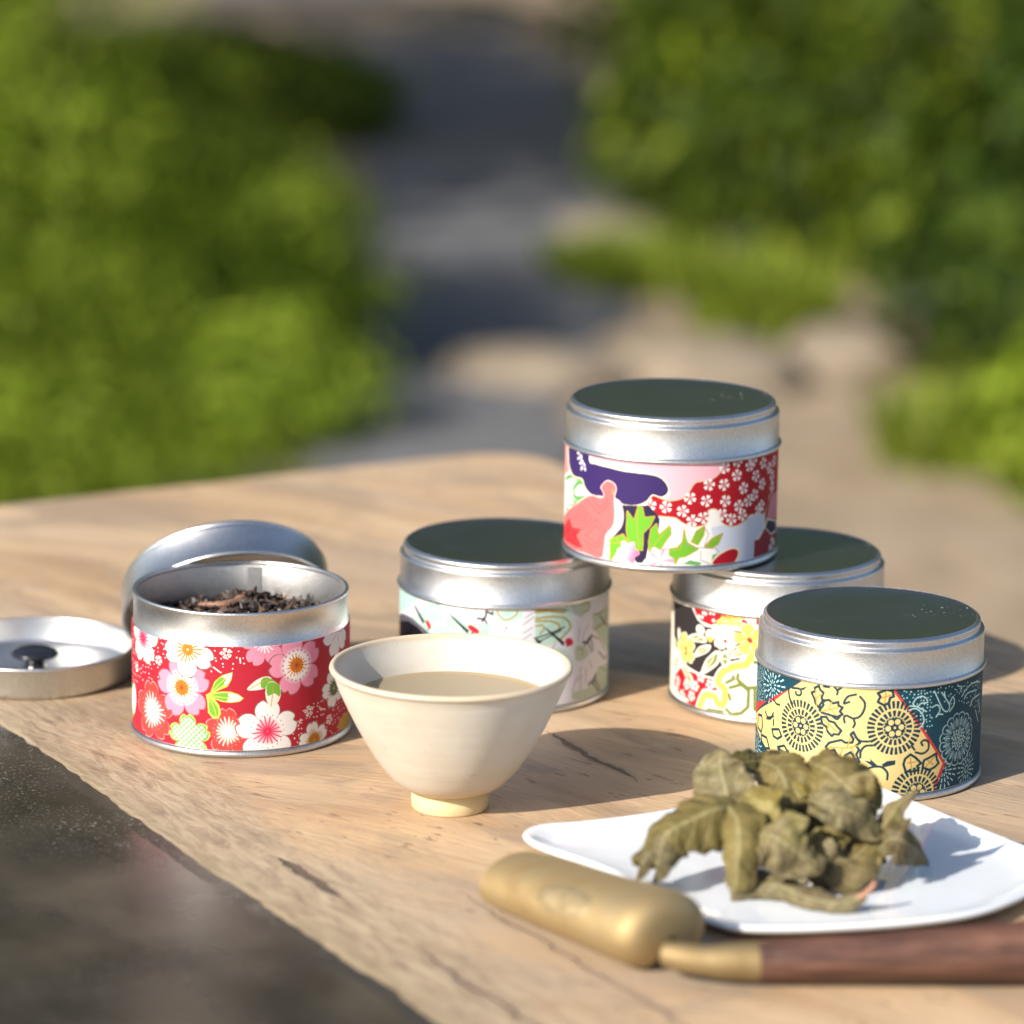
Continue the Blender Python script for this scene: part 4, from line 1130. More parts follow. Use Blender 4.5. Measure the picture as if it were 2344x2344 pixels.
def mat_inlay():
    t = NT('dark_gloss_inlay')
    co = t.coord()
    a = t.noise(t.mapping(co, rot=(0, 0, rad(-60.8)), scale=(1, .4, 1), typ='TEXTURE'), 6, 5, .6, .5)
    col = t.ramp(a.outputs['Fac'], [(.3, (.017, .014, .011)), (.5, (.036, .030, .022)), (.7, (.07, .055, .037))])
    d = t.noise(co, 800, 4, .7)
    area = t.noise(co, 8, 3, .6)
    dust = t.math('MULTIPLY', t.smooth(d.outputs['Fac'], .58, .68), t.smooth(area.outputs['Fac'], .46, .64))
    haze = t.smooth(t.noise(co, 14, 5, .65).outputs['Fac'], .35, .75, .03, .26)
    col = t.mix(t.math('MULTIPLY', haze, .55), col, (.34, .27, .19))
    col = t.mix(t.math('MULTIPLY', dust, .55), col, (.55, .52, .45))
    t.link(col, t.b.inputs['Base Color'])
    t.link(t.math('ADD', t.math('MULTIPLY', dust, .3), t.math('MULTIPLY', a.outputs['Fac'], .52)), t.b.inputs['Roughness'])
    t.link(t.bump(t.math('ADD', a.outputs['Fac'], t.math('MULTIPLY', dust, .3)), .12, .002), t.b.inputs['Normal'])
    return t.m


def mat_simple(name, stops, scale, rough=.6, bump=0.2, bdist=.001, detail=5, spec=.4, metallic=0.0, coat=0.0, mapscale=(1, 1, 1), dist=.3):
    t = NT(name)
    n = t.noise(t.mapping(t.coord(), scale=mapscale), scale, detail, .6, dist)
    t.link(t.ramp(n.outputs['Fac'], stops), t.b.inputs['Base Color'])
    t.set(Roughness=rough, Metallic=metallic)
    t.b.inputs['Specular IOR Level'].default_value = spec
    t.b.inputs['Coat Weight'].default_value = coat
    if bump:
        t.link(t.bump(n.outputs['Fac'], bump, bdist), t.b.inputs['Normal'])
    return t.m


def mat_leaf(name, stops, trans=.35, rough=.45, var=.35, scale=5.0, tcol=(.25, .38, .03)):
    """foliage: colour varies leaf by leaf, light comes through"""
    t = NT(name)
    geo = t.n('NewGeometry')
    col = t.ramp(geo.outputs['Random Per Island'], stops)
    n = t.noise(t.coord(), scale, 3, .6)
    hsv = t.n('HueSaturation')
    t.link(col, hsv.inputs['Color'])
    t.link(t.smooth(n.outputs['Fac'], .3, .7, 1 - var, 1 + var), hsv.inputs['Value'])
    t.link(hsv.outputs[0], t.b.inputs['Base Color'])
    t.set(Roughness=rough)
    t.b.inputs['Specular IOR Level'].default_value = .12
    tr = t.n('BsdfTranslucent')
    t.link(t.mix(.6, hsv.outputs[0], (*tcol, 1.0)), tr.inputs['Color'])
    mx = t.n('MixShader')
    mx.inputs[0].default_value = trans
    t.link(t.b.outputs[0], mx.inputs[1])
    t.link(tr.outputs[0], mx.inputs[2])
    t.link(mx.outputs[0], t.out.inputs['Surface'])
    return t.m


def mat_tea_leaf(name, a, b, c):
    t = NT(name)
    co = t.coord()
    n = t.noise(co, 70, 5, .62, .6)
    col = t.ramp(n.outputs['Fac'], [(.3, a), (.5, b), (.7, c)])
    n3 = t.noise(co, 28, 3, .6)
    col = t.mix(t.smooth(n3.outputs['Fac'], .48, .68, 0, .75), col, (.13, .09, .05))
    uv = t.n('UVMap', uv_map='UVMap')
    sx = t.n('SeparateXYZ')
    t.link(uv.outputs[0], sx.inputs[0])
    at = t.math('ABSOLUTE', sx.outputs['Y'])
    wob = t.math('MULTIPLY', n.outputs['Fac'], .9)
    ph = t.math('FRACT', t.math('ADD', wob, t.math('SUBTRACT', t.math('MULTIPLY', sx.outputs['X'], 8.0), t.math('MULTIPLY', at, 1.6))))
    side = t.smooth(t.math('ABSOLUTE', t.math('SUBTRACT', ph, .5)), .02, .13, 1, 0)
    rib = t.smooth(at, .02, .08, 1, 0)
    vein = t.math('MAXIMUM', t.math('MULTIPLY', side, .55), rib)
    col = t.mix(t.math('MULTIPLY', vein, .55), col, (.36, .33, .17))
    v = t.n('TexVoronoi', feature='DISTANCE_TO_EDGE')
    v.inputs['Scale'].default_value = 420
    t.link(co, v.inputs['Vector'])
    col = t.mix(t.smooth(v.outputs['Distance'], 0, .1, .22, 0), col, (.05, .042, .014))
    t.link(col, t.b.inputs['Base Color'])
    t.set(Roughness=.5)
    t.b.inputs['Specular IOR Level'].default_value = .3
    n2 = t.noise(co, 300, 4, .65)
    h = t.math('ADD', n2.outputs['Fac'], t.math('MULTIPLY', n.outputs['Fac'], 1.2))
    h = t.math('SUBTRACT', h, t.math('MULTIPLY', vein, .7))
    t.link(t.bump(h, .45, .0008), t.b.inputs['Normal'])
    tr = t.n('BsdfTranslucent')
    t.link(t.mix(.4, col, (.24, .21, .03)), tr.inputs['Color'])
    mx = t.n('MixShader')
    mx.inputs[0].default_value = .22
    t.link(t.b.outputs[0], mx.inputs[1])
    t.link(tr.outputs[0], mx.inputs[2])
    t.link(mx.outputs[0], t.out.inputs['Surface'])
    return t.m


M_METAL = mat_metal('frosted_tin')
M_INNER = mat_metal('tin_inside', base=(.50, .49, .49), rough=.40, grain=.5, metallic=1.0)
M_TOP = mat_lid_top()
M_WOOD = mat_wood_top()
M_INLAY = mat_inlay()

# ------------------------------------------------------------------ garden ground
def ground_mat(name, stops, sc, bump):
    t = NT(name)
    co = t.coord()
    n = t.noise(co, sc, 6, .65, .3)
    n2 = t.noise(co, 1.3, 4, .6, .4)
    col = t.ramp(n.outputs['Fac'], stops)
    col = t.mix(t.smooth(n2.outputs['Fac'], .4, .68, 0, .6), col, tuple(c * .62 for c in stops[-1][1][:3]))
    t.link(col, t.b.inputs['Base Color'])
    t.set(Roughness=.9)
    t.b.inputs['Specular IOR Level'].default_value = .2
    t.link(t.bump(n.outputs['Fac'], .6, bump), t.b.inputs['Normal'])
    return t.m


M_SOIL = ground_mat('dry_soil', [(.3, (.19, .14, .095)), (.5, (.32, .245, .17)), (.7, (.44, .35, .25))], 9, .03)
M_PATH = ground_mat('shade_grey_gravel', [(.3, (.105, .105, .115)), (.5, (.16, .16, .17)), (.7, (.24, .24, .245))], 22, .02)  # path gravel; its dark bluish grey also carries the shade lying on it
vs, fs = [], []
NG = 40
for j in range(NG + 1):
    for i in range(NG + 1):
        x = (i / NG - .5) * 90
        y = (j / NG - .4) * 110
        vs.append((x, y, ZG + (0 if abs(x) < 5 and -5 < y < 14 else .15 * noise.noise(Vector((x * .2, y * .2, 0))) - .05)))
for j in range(NG):
    for i in range(NG):
        a = j * (NG + 1) + i
        fs.append((a, a + 1, a + NG + 2, a + NG + 1))
tag(mesh_obj('ground', vs, fs, M_SOIL), kind='structure')

cl = catmull([(-.02, 4.2), (-.08, 4.9), (-.13, 5.5), (-.12, 6.0), (-.07, 6.4), (-.02, 7.2), (-.02, 8.2), (-.10, 9.2), (-.34, 10.6), (-.9, 13.0)], 8)  # near end runs on as dark gravel standing in for the shrubs' shadow
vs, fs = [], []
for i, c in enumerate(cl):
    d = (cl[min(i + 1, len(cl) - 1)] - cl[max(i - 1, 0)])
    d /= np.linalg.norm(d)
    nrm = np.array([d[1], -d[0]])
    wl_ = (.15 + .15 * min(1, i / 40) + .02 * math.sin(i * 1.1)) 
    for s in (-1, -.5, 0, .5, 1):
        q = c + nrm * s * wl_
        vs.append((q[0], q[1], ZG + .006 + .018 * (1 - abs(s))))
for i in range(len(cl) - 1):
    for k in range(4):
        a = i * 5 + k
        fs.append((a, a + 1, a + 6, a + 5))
tag(mesh_obj('gravel_path_with_shade', vs, fs, M_PATH), kind='structure')

# ------------------------------------------------------------------ shrubs, trees, grass, stones
M_BRIGHT = mat_leaf('bright_foliage', [(0, (.03, .055, .008)), (.2, (.15, .225, .014)), (.6, (.235, .32, .025)), (1, (.34, .41, .06))], .3, .5, .35, 4)  # darkest leaf tone stands in for the shaded holes between leaves
M_MID = mat_leaf('mid_foliage', [(0, (.02, .036, .005)), (.6, (.046, .074, .008)), (.85, (.11, .155, .012)), (1, (.26, .31, .02))], .3, .45, .4, 3)  # rare yellow tone paints sunlit flecks onto single leaves
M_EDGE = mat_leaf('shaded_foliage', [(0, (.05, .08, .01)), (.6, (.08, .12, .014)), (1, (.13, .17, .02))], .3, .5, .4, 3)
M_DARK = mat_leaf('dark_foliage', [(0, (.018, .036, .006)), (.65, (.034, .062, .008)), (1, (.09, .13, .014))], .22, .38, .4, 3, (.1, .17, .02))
M_BARK = mat_simple('bark', [(.3, (.05, .036, .026)), (.7, (.12, .09, .065))], 14, .9, .6, .01)


def leaf_cloud(lumps, size, seed, aspect=.45, hang=.3):
    """leaf-sized folded blades filling each lump (cx, cy, cz, rx, ry, rz, count); more of them near its skin"""
    rng = np.random.default_rng(seed)
    V, F = [], []
    for (x, y, z, rx, ry, rz, n) in lumps:
        d = rng.normal(size=(n, 3))
        d /= np.linalg.norm(d, axis=1)[:, None]
        rr = rng.uniform(0.15, 1, n) ** .45
        # uneven outline
        rr *= np.array([1 + .24 * noise.noise(Vector(q) * 2.1 + Vector((seed, x, y))) + .16 * noise.noise(Vector(q) * 5.2 + Vector((y, seed, 1))) for q in d])
        c = d * rr[:, None] * np.array([rx, ry, rz]) + np.array([x, y, z])
        nm = d + rng.normal(0, .55, (n, 3))
        nm[:, 2] += .25
        nm /= np.linalg.norm(nm, axis=1)[:, None]
        ax = rng.normal(0, 1, (n, 3))
        ax[:, 2] += .8 - hang * 2
        ax -= nm * (ax * nm).sum(1)[:, None]
        ax /= np.linalg.norm(ax, axis=1)[:, None] + 1e-9
        sd_ = np.cross(nm, ax)
        L = size * rng.uniform(.6, 1.35, n)[:, None]
        w = L * aspect * .5
        p0 = c - ax * L * .5
        p1 = c + ax * L * .5 - nm * L * .08
        pl = c + sd_ * w + nm * w * .35
        pr = c - sd_ * w + nm * w * .35
        b = len(V) * 0 + sum(len(q) for q in V)
        V.append(np.stack([p0, pl, p1, pr], 1).reshape(-1, 3))
        idx = b + np.arange(n)[:, None] * 4
        F.append(np.concatenate([idx + np.array([[0, 1, 2]]), idx + np.array([[0, 2, 3]])], 0))
    return np.concatenate(V), np.concatenate(F)


def raw_mesh(name, V, F, mat, parent):
    me = bpy.data.meshes.new(name)
    me.vertices.add(len(V))
    me.vertices.foreach_set('co', np.asarray(V, np.float32).ravel())
    nf, k = F.shape
    me.loops.add(nf * k)
    me.loops.foreach_set('vertex_index', F.astype(np.int32).ravel())
    me.polygons.add(nf)
    me.polygons.foreach_set('loop_start', np.arange(0, nf * k, k, dtype=np.int32))
    me.update(calc_edges=True)
    me.materials.append(mat)
    o = bpy.data.objects.new(name, me)
    COL.objects.link(o)
    o.parent = parent
    return o


def plant(name, label, cat, loc, lumps, size, mat, seed, trunk=None, group=None, aspect=.45, hang=.3):
    t = empty(name, (loc[0], loc[1], ZG))
    tag(t, label, cat, group)
    V, F = leaf_cloud(lumps, size, seed, aspect, hang)
    fo = raw_mesh('crown' if trunk else 'foliage', V, F, mat, t)
    fo['kind'] = 'stuff'
    rng = random.Random(seed)
    vs, fs = [], []
    if trunk:
        h, r = trunk
        tube(vs, fs, [(0, 0, -.02), (.03, .02, h * .35), (-.03, .05, h * .7), (0, 0, h)], [r * 1.25, r, r * .8, r * .55], 12)
        for (x, y, z, rx, ry, rz, n) in lumps:
            st = rng.uniform(.45, .95) * h
            tube(vs, fs, [(0, 0, st), (x * .45, y * .45, st + (z - st) * .6), (x, y, z)], [r * .42, r * .25, r * .08], 8)
        mesh_obj('trunk', vs, fs, M_BARK, t)
    else:
        for (x, y, z, rx, ry, rz, n) in lumps:
            for q in range(3):
                ex, ey = x + rng.uniform(-.5, .5) * rx, y + rng.uniform(-.5, .5) * ry
                tube(vs, fs, [(x * .25 + rng.uniform(-.04, .04), y * .25 + rng.uniform(-.04, .04), -.01), (x * .7, y * .7, z * .5), (ex, ey, z + rz * .4)],
                     [.012, .008, .003], 6)
        mesh_obj('stems', vs, fs, M_BARK, t)
    return t


GRP = 'shrubs along the garden path'
plant('garden_shrub', 'tall bright green shrub at the left edge, beyond the table', 'shrub', (-.98, 5.65),
      [(.05, 0, .42, .50, .40, .44, 17000), (.10, -.30, .26, .46, .34, .30, 12000), (-.25, .05, .6, .45, .4, .5, 6000), (.12, -.62, .14, .40, .26, .20, 6000), (.22, -.84, .08, .52, .18, .14, 5500)],
      .026, M_BRIGHT, 11, aspect=.36, group=GRP)
plant('garden_shrub', 'low rounded bright green shrub bordering the shaded path', 'shrub', (-.50, 5.85),
      [(-.05, 0, .20, .30, .30, .23, 9500), (.10, -.10, .17, .23, .26, .20, 6500), (-.12, -.28, .12, .28, .24, .17, 5000), (.10, -.58, .08, .24, .20, .13, 3600)],
      .026, M_BRIGHT, 12, aspect=.36, group=GRP)
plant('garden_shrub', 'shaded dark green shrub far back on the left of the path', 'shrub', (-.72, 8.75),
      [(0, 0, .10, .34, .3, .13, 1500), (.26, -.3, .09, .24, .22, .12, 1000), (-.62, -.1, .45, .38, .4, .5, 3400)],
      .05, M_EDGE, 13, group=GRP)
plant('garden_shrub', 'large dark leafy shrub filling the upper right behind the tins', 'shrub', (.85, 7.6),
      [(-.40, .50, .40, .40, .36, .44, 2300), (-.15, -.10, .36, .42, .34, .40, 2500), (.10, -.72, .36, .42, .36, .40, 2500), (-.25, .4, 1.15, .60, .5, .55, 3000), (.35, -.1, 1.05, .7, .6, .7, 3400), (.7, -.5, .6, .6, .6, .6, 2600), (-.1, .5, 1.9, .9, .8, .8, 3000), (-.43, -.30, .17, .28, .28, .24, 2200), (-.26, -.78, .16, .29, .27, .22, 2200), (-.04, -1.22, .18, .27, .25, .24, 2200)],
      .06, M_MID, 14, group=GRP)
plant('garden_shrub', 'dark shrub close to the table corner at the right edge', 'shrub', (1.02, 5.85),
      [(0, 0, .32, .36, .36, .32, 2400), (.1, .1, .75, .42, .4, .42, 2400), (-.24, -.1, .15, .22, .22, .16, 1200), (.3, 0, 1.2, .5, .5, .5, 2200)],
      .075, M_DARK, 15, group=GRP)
plant('garden_shrub', 'small yellow green shrub low behind the front right tin', 'shrub', (.74, 4.95),
      [(0, 0, .12, .15, .14, .12, 900), (.14, .1, .18, .16, .14, .16, 900)],
      .05, M_BRIGHT, 16, group=GRP)
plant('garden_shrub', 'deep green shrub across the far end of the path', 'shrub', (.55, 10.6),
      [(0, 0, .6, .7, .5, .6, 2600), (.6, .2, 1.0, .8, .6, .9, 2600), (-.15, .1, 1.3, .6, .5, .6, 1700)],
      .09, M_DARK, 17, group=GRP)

GT = 'trees round the garden'
for i, (x, y, h, lab) in enumerate(((3.4, 10.8, 7.0, 'tall dark tree beyond the right hand shrubs'), (.4, 13.2, 8.0, 'tall dark tree closing the far end of the garden'),
                                    (-2.6, 12.6, 7.4, 'tall dark tree beyond the far left shrub'), (-5.6, 11.4, 6.4, 'spreading dark tree at the far left of the garden'), (6.2, 9.0, 6.2, 'spreading dark tree at the far right of the garden'))):
    plant('garden_tree', lab, 'tree', (x, y),
          [(0, 0, h * .62, 1.8, 1.3, h * .36, 5200), (1.0, -.2, h * .42, 1.3, 1.0, h * .28, 3200), (-1.0, .1, h * .45, 1.4, 1.0, h * .3, 3200), (.1, -.5, h * .24, 1.6, .9, h * .22, 2600)],
          .24, M_DARK, 30 + i, trunk=(h * .7, .12), group=GT)
plant('garden_tree', 'leafy tree left of the path that shades it', 'tree', (-3.3, 5.6),
      [(0, 0, 2.3, 1.0, 1.2, .8, 2600), (.5, .9, 2.0, .8, .9, .6, 1700), (-.5, -.3, 2.7, .9, .9, .7, 1500), (.3, 2.2, 2.2, .9, 1.0, .7, 1700)],
      .13, M_MID, 41, trunk=(2.0, .08), group=GT)

# grass tufts
M_GRASS = mat_leaf('grass_blades', [(0, (.16, .23, .02)), (.5, (.24, .31, .03)), (1, (.34, .38, .07))], .4, .5, .3, 8, (.3, .42, .05))


def tuft(loc, label, n, h, r, seed):
    rng = random.Random(seed)
    V, F = [], []
    for i in range(n):
        a, q = rng.uniform(0, 6.283), r * math.sqrt(rng.random())
        x, y = q * math.cos(a), q * math.sin(a)
        hh = h * rng.uniform(.5, 1.1)
        ln = rng.uniform(.2, .9) * hh
        b = rng.uniform(0, 6.283)
        w = .006
        px, py = -math.sin(b) * w, math.cos(b) * w
        k = len(V)
        V += [(x - px, y - py, 0), (x + px, y + py, 0), (x + math.cos(b) * ln * .4 + px * .8, y + math.sin(b) * ln * .4 + py * .8, hh * .65),
              (x + math.cos(b) * ln * .4 - px * .8, y + math.sin(b) * ln * .4 - py * .8, hh * .65), (x + math.cos(b) * ln, y + math.sin(b) * ln, hh)]
        F += [(k, k + 1, k + 2), (k, k + 2, k + 3), (k + 3, k + 2, k + 4)]
    t = empty('grass_tuft', (loc[0], loc[1], ZG))
    tag(t, label, 'grass', 'grass tufts beside the path')
    o = raw_mesh('blades', np.array(V), np.array(F), M_GRASS, t)
    o['kind'] = 'stuff'
    return t


tuft((.22, 6.62, 0), 'long grass tuft under the large dark shrub', 520, .09, .17, 1)
tuft((.41, 6.15, 0), 'bright grass tuft on the pale ground above the topmost tin', 520, .13, .12, 2)
tuft((.60, 5.2, 0), 'grass tuft right of the topmost tin, near the small shrub', 260, .12, .10, 3)

M_STONE = mat_simple('garden_stone', [(.3, (.17, .135, .10)), (.7, (.30, .245, .18))], 9, .9, .5, .02)


def stone(loc, s, label, seed):
    bm = bmesh.new()
    bmesh.ops.create_icosphere(bm, subdivisions=3, radius=1)
    for v in bm.verts:
        d = 1 + .28 * noise.noise(v.co * 1.4 + Vector((seed, 0, 0))) + .1 * noise.noise(v.co * 4 + Vector((0, seed, 0)))
        v.co = Vector((v.co.x * s[0], v.co.y * s[1], v.co.z * s[2])) * d
    me = bpy.data.meshes.new('stone')
    bm.to_mesh(me)
    bm.free()
    me.shade_smooth()
    me.materials.append(M_STONE)
    o = bpy.data.objects.new('stone', me)
    COL.objects.link(o)
    o.location = (loc[0], loc[1], ZG + s[2] * .35)
    tag(o, label, 'stone', 'stones by the path')
    return o


stone((.17, 7.1), (.10, .12, .035), 'pale stone on the path edge under the dark shrub', 1)
stone((.02, 5.72), (.16, .11, .045), 'broad tan stone at the near side of the path', 2)
stone((.30, 5.75), (.15, .12, .05), 'rounded pale stone behind the topmost tin', 3)
stone((.52, 5.85), (.12, .11, .05), 'brown stone below the right hand shrubs', 4)
stone((-.52, 10.9), (.52, .6, .06), 'flat pale slab far back along the path', 5)

# ------------------------------------------------------------------ table
table = empty('wooden_table', (0, 1.3, ZG))
tag(table, 'weathered wooden table with a live edge and dark glossy inlay, under the tea things', 'table')
UL = Vector((.4875, -.8731, 0)).normalized()      # along the table
NL = Vector((.8731, .4875, 0)).normalized()       # across it
OFF = Vector((0, 1.3, ZG))


def pt(u, n, z):
    return UL * u + NL * n + Vector((0, 0, z))


def edge_n(u):
    return .489 + .0030 * noise.noise(Vector((u * 7, 0, 0))) + .0016 * noise.noise(Vector((u * 34, 3, 0))) + .0009 * noise.noise(Vector((u * 140, 5, 0)))


U0, U1, N1 = -1.589, -.45, .893
us = np.linspace(U0, U1, 420)
outline = [(u, edge_n(u), 1) for u in us]
RC = .035
outline += [(U1, N1 - .0, 0)]
outline += [(U1 - .01, N1, 0)]
for i in range(60):
    u = U1 - .01 - (U1 - .01 - U0 - RC) * (i + 1) / 60
    outline.append((u, N1 + .0025 * noise.noise(Vector((u * 11, 9, 0))), 0))
for a in range(1, 10):
    an = rad(a * 9)
    outline.append((U0 + RC - RC * math.sin(an), N1 - RC + RC * math.cos(an), 0))
for i in range(30):
    n = N1 - RC - (N1 - RC - edge_n(U0)) * (i + 1) / 31
    outline.append((U0 + .003 * noise.noise(Vector((n * 12, 4, 0))), n, 0))
m = len(outline)
cen = pt((U0 + U1) / 2, (.489 + N1) / 2, 0)
vs, fs = [], []
TH = .042
for lvl in range(7):
    for i, (u, n, live) in enumerate(outline):
        u2, n2, _ = outline[(i + 1) % m]
        u0, n0, _ = outline[i - 1]
        d = (pt(u2, n2, 0) - pt(u0, n0, 0))
        inn = Vector((-d.y, d.x, 0))
        inn.normalize()
        if (cen - pt(u, n, 0)).dot(inn) < 0:
            inn = -inn
        if min(abs(u - U0), abs(u - U1)) < .012:
            inn = (cen - pt(u, n, 0)).normalized()
        if live:
            ins, z = ((.006, 0), (.003, -.0002), (.0012, -.0006), (.0, -.002), (-.0015, -.012), (-.001, -TH + .003), (.004, -TH))[lvl]
        else:
            ins, z = ((.007, 0), (.0035, -.0006), (.0012, -.0022), (0, -.006), (0, -.02), (.001, -TH + .004), (.006, -TH))[lvl]
        vs.append(pt(u, n, z) + inn * ins - OFF)
for lvl in range(6):
    for i in range(m):
        j = (i + 1) % m
        fs.append((lvl * m + i, lvl * m + j, (lvl + 1) * m + j, (lvl + 1) * m + i))
prev = 0
for f_ in (.92, .7, .4):
    base = len(vs)
    for i in range(m):
        q = cen + (pt(outline[i][0], outline[i][1], 0) - cen) * f_
        vs.append(Vector((q.x, q.y, 0)) - OFF)
    for i in range(m):
        j = (i + 1) % m
        fs.append((prev + i, prev + j, base + j, base + i))
    prev = base
vs.append(cen - OFF)
for i in range(m):
    fs.append((prev + i, prev + (i + 1) % m, len(vs) - 1))
vs.append(Vector((cen.x, cen.y, -TH)) - OFF)
for i in range(m):
    fs.append((6 * m + i, 6 * m + (i + 1) % m, len(vs) - 1))
top_o = mesh_obj('wooden_top', vs, fs, M_WOOD, table, sharp=4)
# object coordinates of the top start at the table's own base; shift the mesh so the grain is placed from the world's origin
top_o.location = -OFF
for v in top_o.data.vertices:
    v.co += OFF
vs, fs = [], []
ns = len(us)
for i, u in enumerate(us):
    e = edge_n(u)
    for n, z in ((e + .007, -.004), (e + .0012 + .0013 * noise.noise(Vector((u * 30, 1, 7))) + .0010 * noise.noise(Vector((u * 110, 2, 7))), -.00035), (e - .004, -.0009), (e - .05, -.0010), (e - .15, -.0010), (.245, -.0010), (.24, -.004), (.24, -TH), (e + .007, -TH)):
        vs.append(pt(u, n, z))
for i in range(ns - 1):
    for k in range(9):
        k2 = (k + 1) % 9
        fs.append((i * 9 + k, i * 9 + k2, (i + 1) * 9 + k2, (i + 1) * 9 + k))
fs.append(tuple(range(9)))
fs.append(tuple(range((ns - 1) * 9, ns * 9)))
inl = mesh_obj('dark_inlay', vs, fs, M_INLAY, table, sharp=1.5)
inl.location = -OFF
for u in (U0 + .08, U1 - .08):
    for n in (.30, N1 - .07):
        c = pt(u, n, 0) - OFF
        vs, fs = [], []
        for z, w in ((0, .028), (.35, .032), (.75 - TH, .036)):
            for sx, sy in ((-1, -1), (1, -1), (1, 1), (-1, 1)):
                q = c + UL * (sx * w) + NL * (sy * w)
                vs.append((q.x, q.y, z))
        for L in range(2):
            for k in range(4):
                k2 = (k + 1) % 4
                fs.append((L * 4 + k, L * 4 + k2, L * 4 + 4 + k2, L * 4 + 4 + k))
        fs += [(0, 1, 2, 3), (8, 9, 10, 11)]
        mesh_obj('leg', vs, fs, M_WOOD, table)

# ------------------------------------------------------------------ tins
H_TIN = 57.0
BODY = [(0, .9), (35.5, .9), (37.2, .4)] + arc(38.7, 1.35, 1.3, -120, 80, 10) + [(38.95, 2.75), (38.9, 3.2), (38.9, 40.9)]
PAPER = [(38.9, 2.9), (39.25, 2.95), (39.25, 40.6), (38.9, 40.65)]
LIDW = [(38.95, 41.0)] + arc(39.45, 41.15, .85, -150, 75, 10) + [(39.25, 42.4), (39.25, 52.7)] + arc(38.5, 52.75, .75, 0, 78, 5) + \
       [(38.1, 53.65), (37.72, 54.0), (37.6, 54.5), (37.75, 55.0), (37.85, 55.6)] + arc(37.1, 55.75, .75, 0, 90, 6) + arc(36.7, 56.3, .7, 90, 20, 4)[:0] + [(36.75, 56.95), (36.45, 57.0), (36.3, 56.85)]
LTOP = [(36.4, 56.7), (36.0, 56.65), (20, 56.6), (0, 56.6)]


def paper_label(name, img, parent):
    seg = 192
    vs, fs, uv = [], [], []
    prof = PAPER
    for r, z in prof:
        for i in range(seg + 1):
            a = 2 * math.pi * i / seg + math.pi / 2          # starts at the back (+Y), goes round
            vs.append((r * .001 * math.cos(a), r * .001 * math.sin(a), z * .001))
    me = bpy.data.meshes.new(name)
    luv = []
    for k in range(len(prof) - 1):
        for i in range(seg):
            A = k * (seg + 1) + i
            fs.append((A, A + 1, A + seg + 2, A + seg + 1))
            v0, v1 = (prof[k][1] - MM_V0) / (MM_V1 - MM_V0), (prof[k + 1][1] - MM_V0) / (MM_V1 - MM_V0)
            luv += [i / seg, v0, (i + 1) / seg, v0, (i + 1) / seg, v1, i / seg, v1]
    me.from_pydata(vs, [], fs)
    l = me.uv_layers.new(name='UVMap')
    l.data.foreach_set('uv', luv)
    me.shade_smooth()
    me.set_sharp_from_angle(angle=rad(50))
    me.materials.append(mat_paper('paper_' + img.name, img))
    o = bpy.data.objects.new(name, me)
    COL.objects.link(o)
    o.parent = parent
    return o


TINS = {'red': (-.09717, 1.33693, 0), 'crane': (-.00248, 1.39376, 0), 'back': (.09921, 1.38450, 0), 'teal': (.12562, 1.29353, 0), 'top': (.05866, 1.38327, .0573)}
LABELS = {
    'red': 'open tea tin wrapped in red paper with pink and white blossoms',
    'crane': 'closed tea tin with pale mint paper of white cranes, behind the bowl',
    'back': 'closed tea tin with black, red and yellow floral paper under the stacked tin',
    'teal': 'closed tea tin with yellow and teal chrysanthemum paper behind the plate',
    'top': 'closed tea tin with purple cloud and red blossom paper, stacked on two tins',
}
GTIN = 'tea tins wrapped in patterned paper'
BGS = dict(red='r', crane='lv', back='iv', teal='te', top='w')
first = None
for key, loc in TINS.items():
    pa = Paper(BGS[key])
    pa.run(PRINTS[key])
    img = pa.image(key + '_print')
    t = empty('tea_tin', loc)
    tag(t, LABELS[key], 'tin', GTIN)
    if key != 'red':
        if first is None:
            b = lathe('body', BODY, M_METAL, t)
            l = lathe('lid', LIDW, M_METAL, t, sharp=50)
            lp = lathe('top_panel', LTOP, M_TOP, l)
            first = (b, l, lp)
        else:
            b, l, lp = (o.copy() for o in first)
            for o in (b, l, lp):
                COL.objects.link(o)
            b.parent = t
            l.parent = t
            lp.parent = l
    else:
        b = lathe('body', BODY + [(38.5, 41.3), (38.5, 51.2)] + arc(38.15, 51.95, .75, -30, 190, 10) + [(37.6, 51.0)], M_METAL, t, sharp=50)
        lathe('inside_wall', [(37.62, 51.3), (37.5, 51.0), (37.5, 42), (37.5, 3), (36.5, 1.9), (0, 1.8)], M_INNER, t, sharp=50)
        # lapped seam down the inside of the back wall
        vs, fs = [], []
        for a0, r0 in ((82.4, 37.55), (82.6, 37.1), (87.5, 37.0), (90.4, 37.1), (90.6, 37.55)):
            for z in (3, 50.6):
                vs.append((r0 * .001 * math.cos(rad(a0)), r0 * .001 * math.sin(rad(a0)), z * .001))
        for k in range(4):
            fs.append((2 * k, 2 * k + 2, 2 * k + 3, 2 * k + 1))
        mesh_obj('seam', vs, fs, M_INNER, t, sharp=20)
    paper_label('paper_label', img, t)

# loose dry tea in the open tin
M_DRY = NT('dry_tea')
geo = M_DRY.n('NewGeometry')
nn = M_DRY.noise(M_DRY.coord(), 600, 4, .6)
cc = M_DRY.ramp(geo.outputs['Random Per Island'], [(0, (.014, .009, .007)), (.6, (.036, .023, .017)), (.86, (.085, .05, .034)), (1, (.24, .15, .095))])
M_DRY.link(M_DRY.mix(M_DRY.smooth(nn.outputs['Fac'], .45, .75, 0, .4), cc, (.14, .105, .08)), M_DRY.b.inputs['Base Color'])
M_DRY.set(Roughness=.42)
M_DRY.link(M_DRY.bump(nn.outputs['Fac'], .5, .0006), M_DRY.b.inputs['Normal'])
M_DRY = M_DRY.m


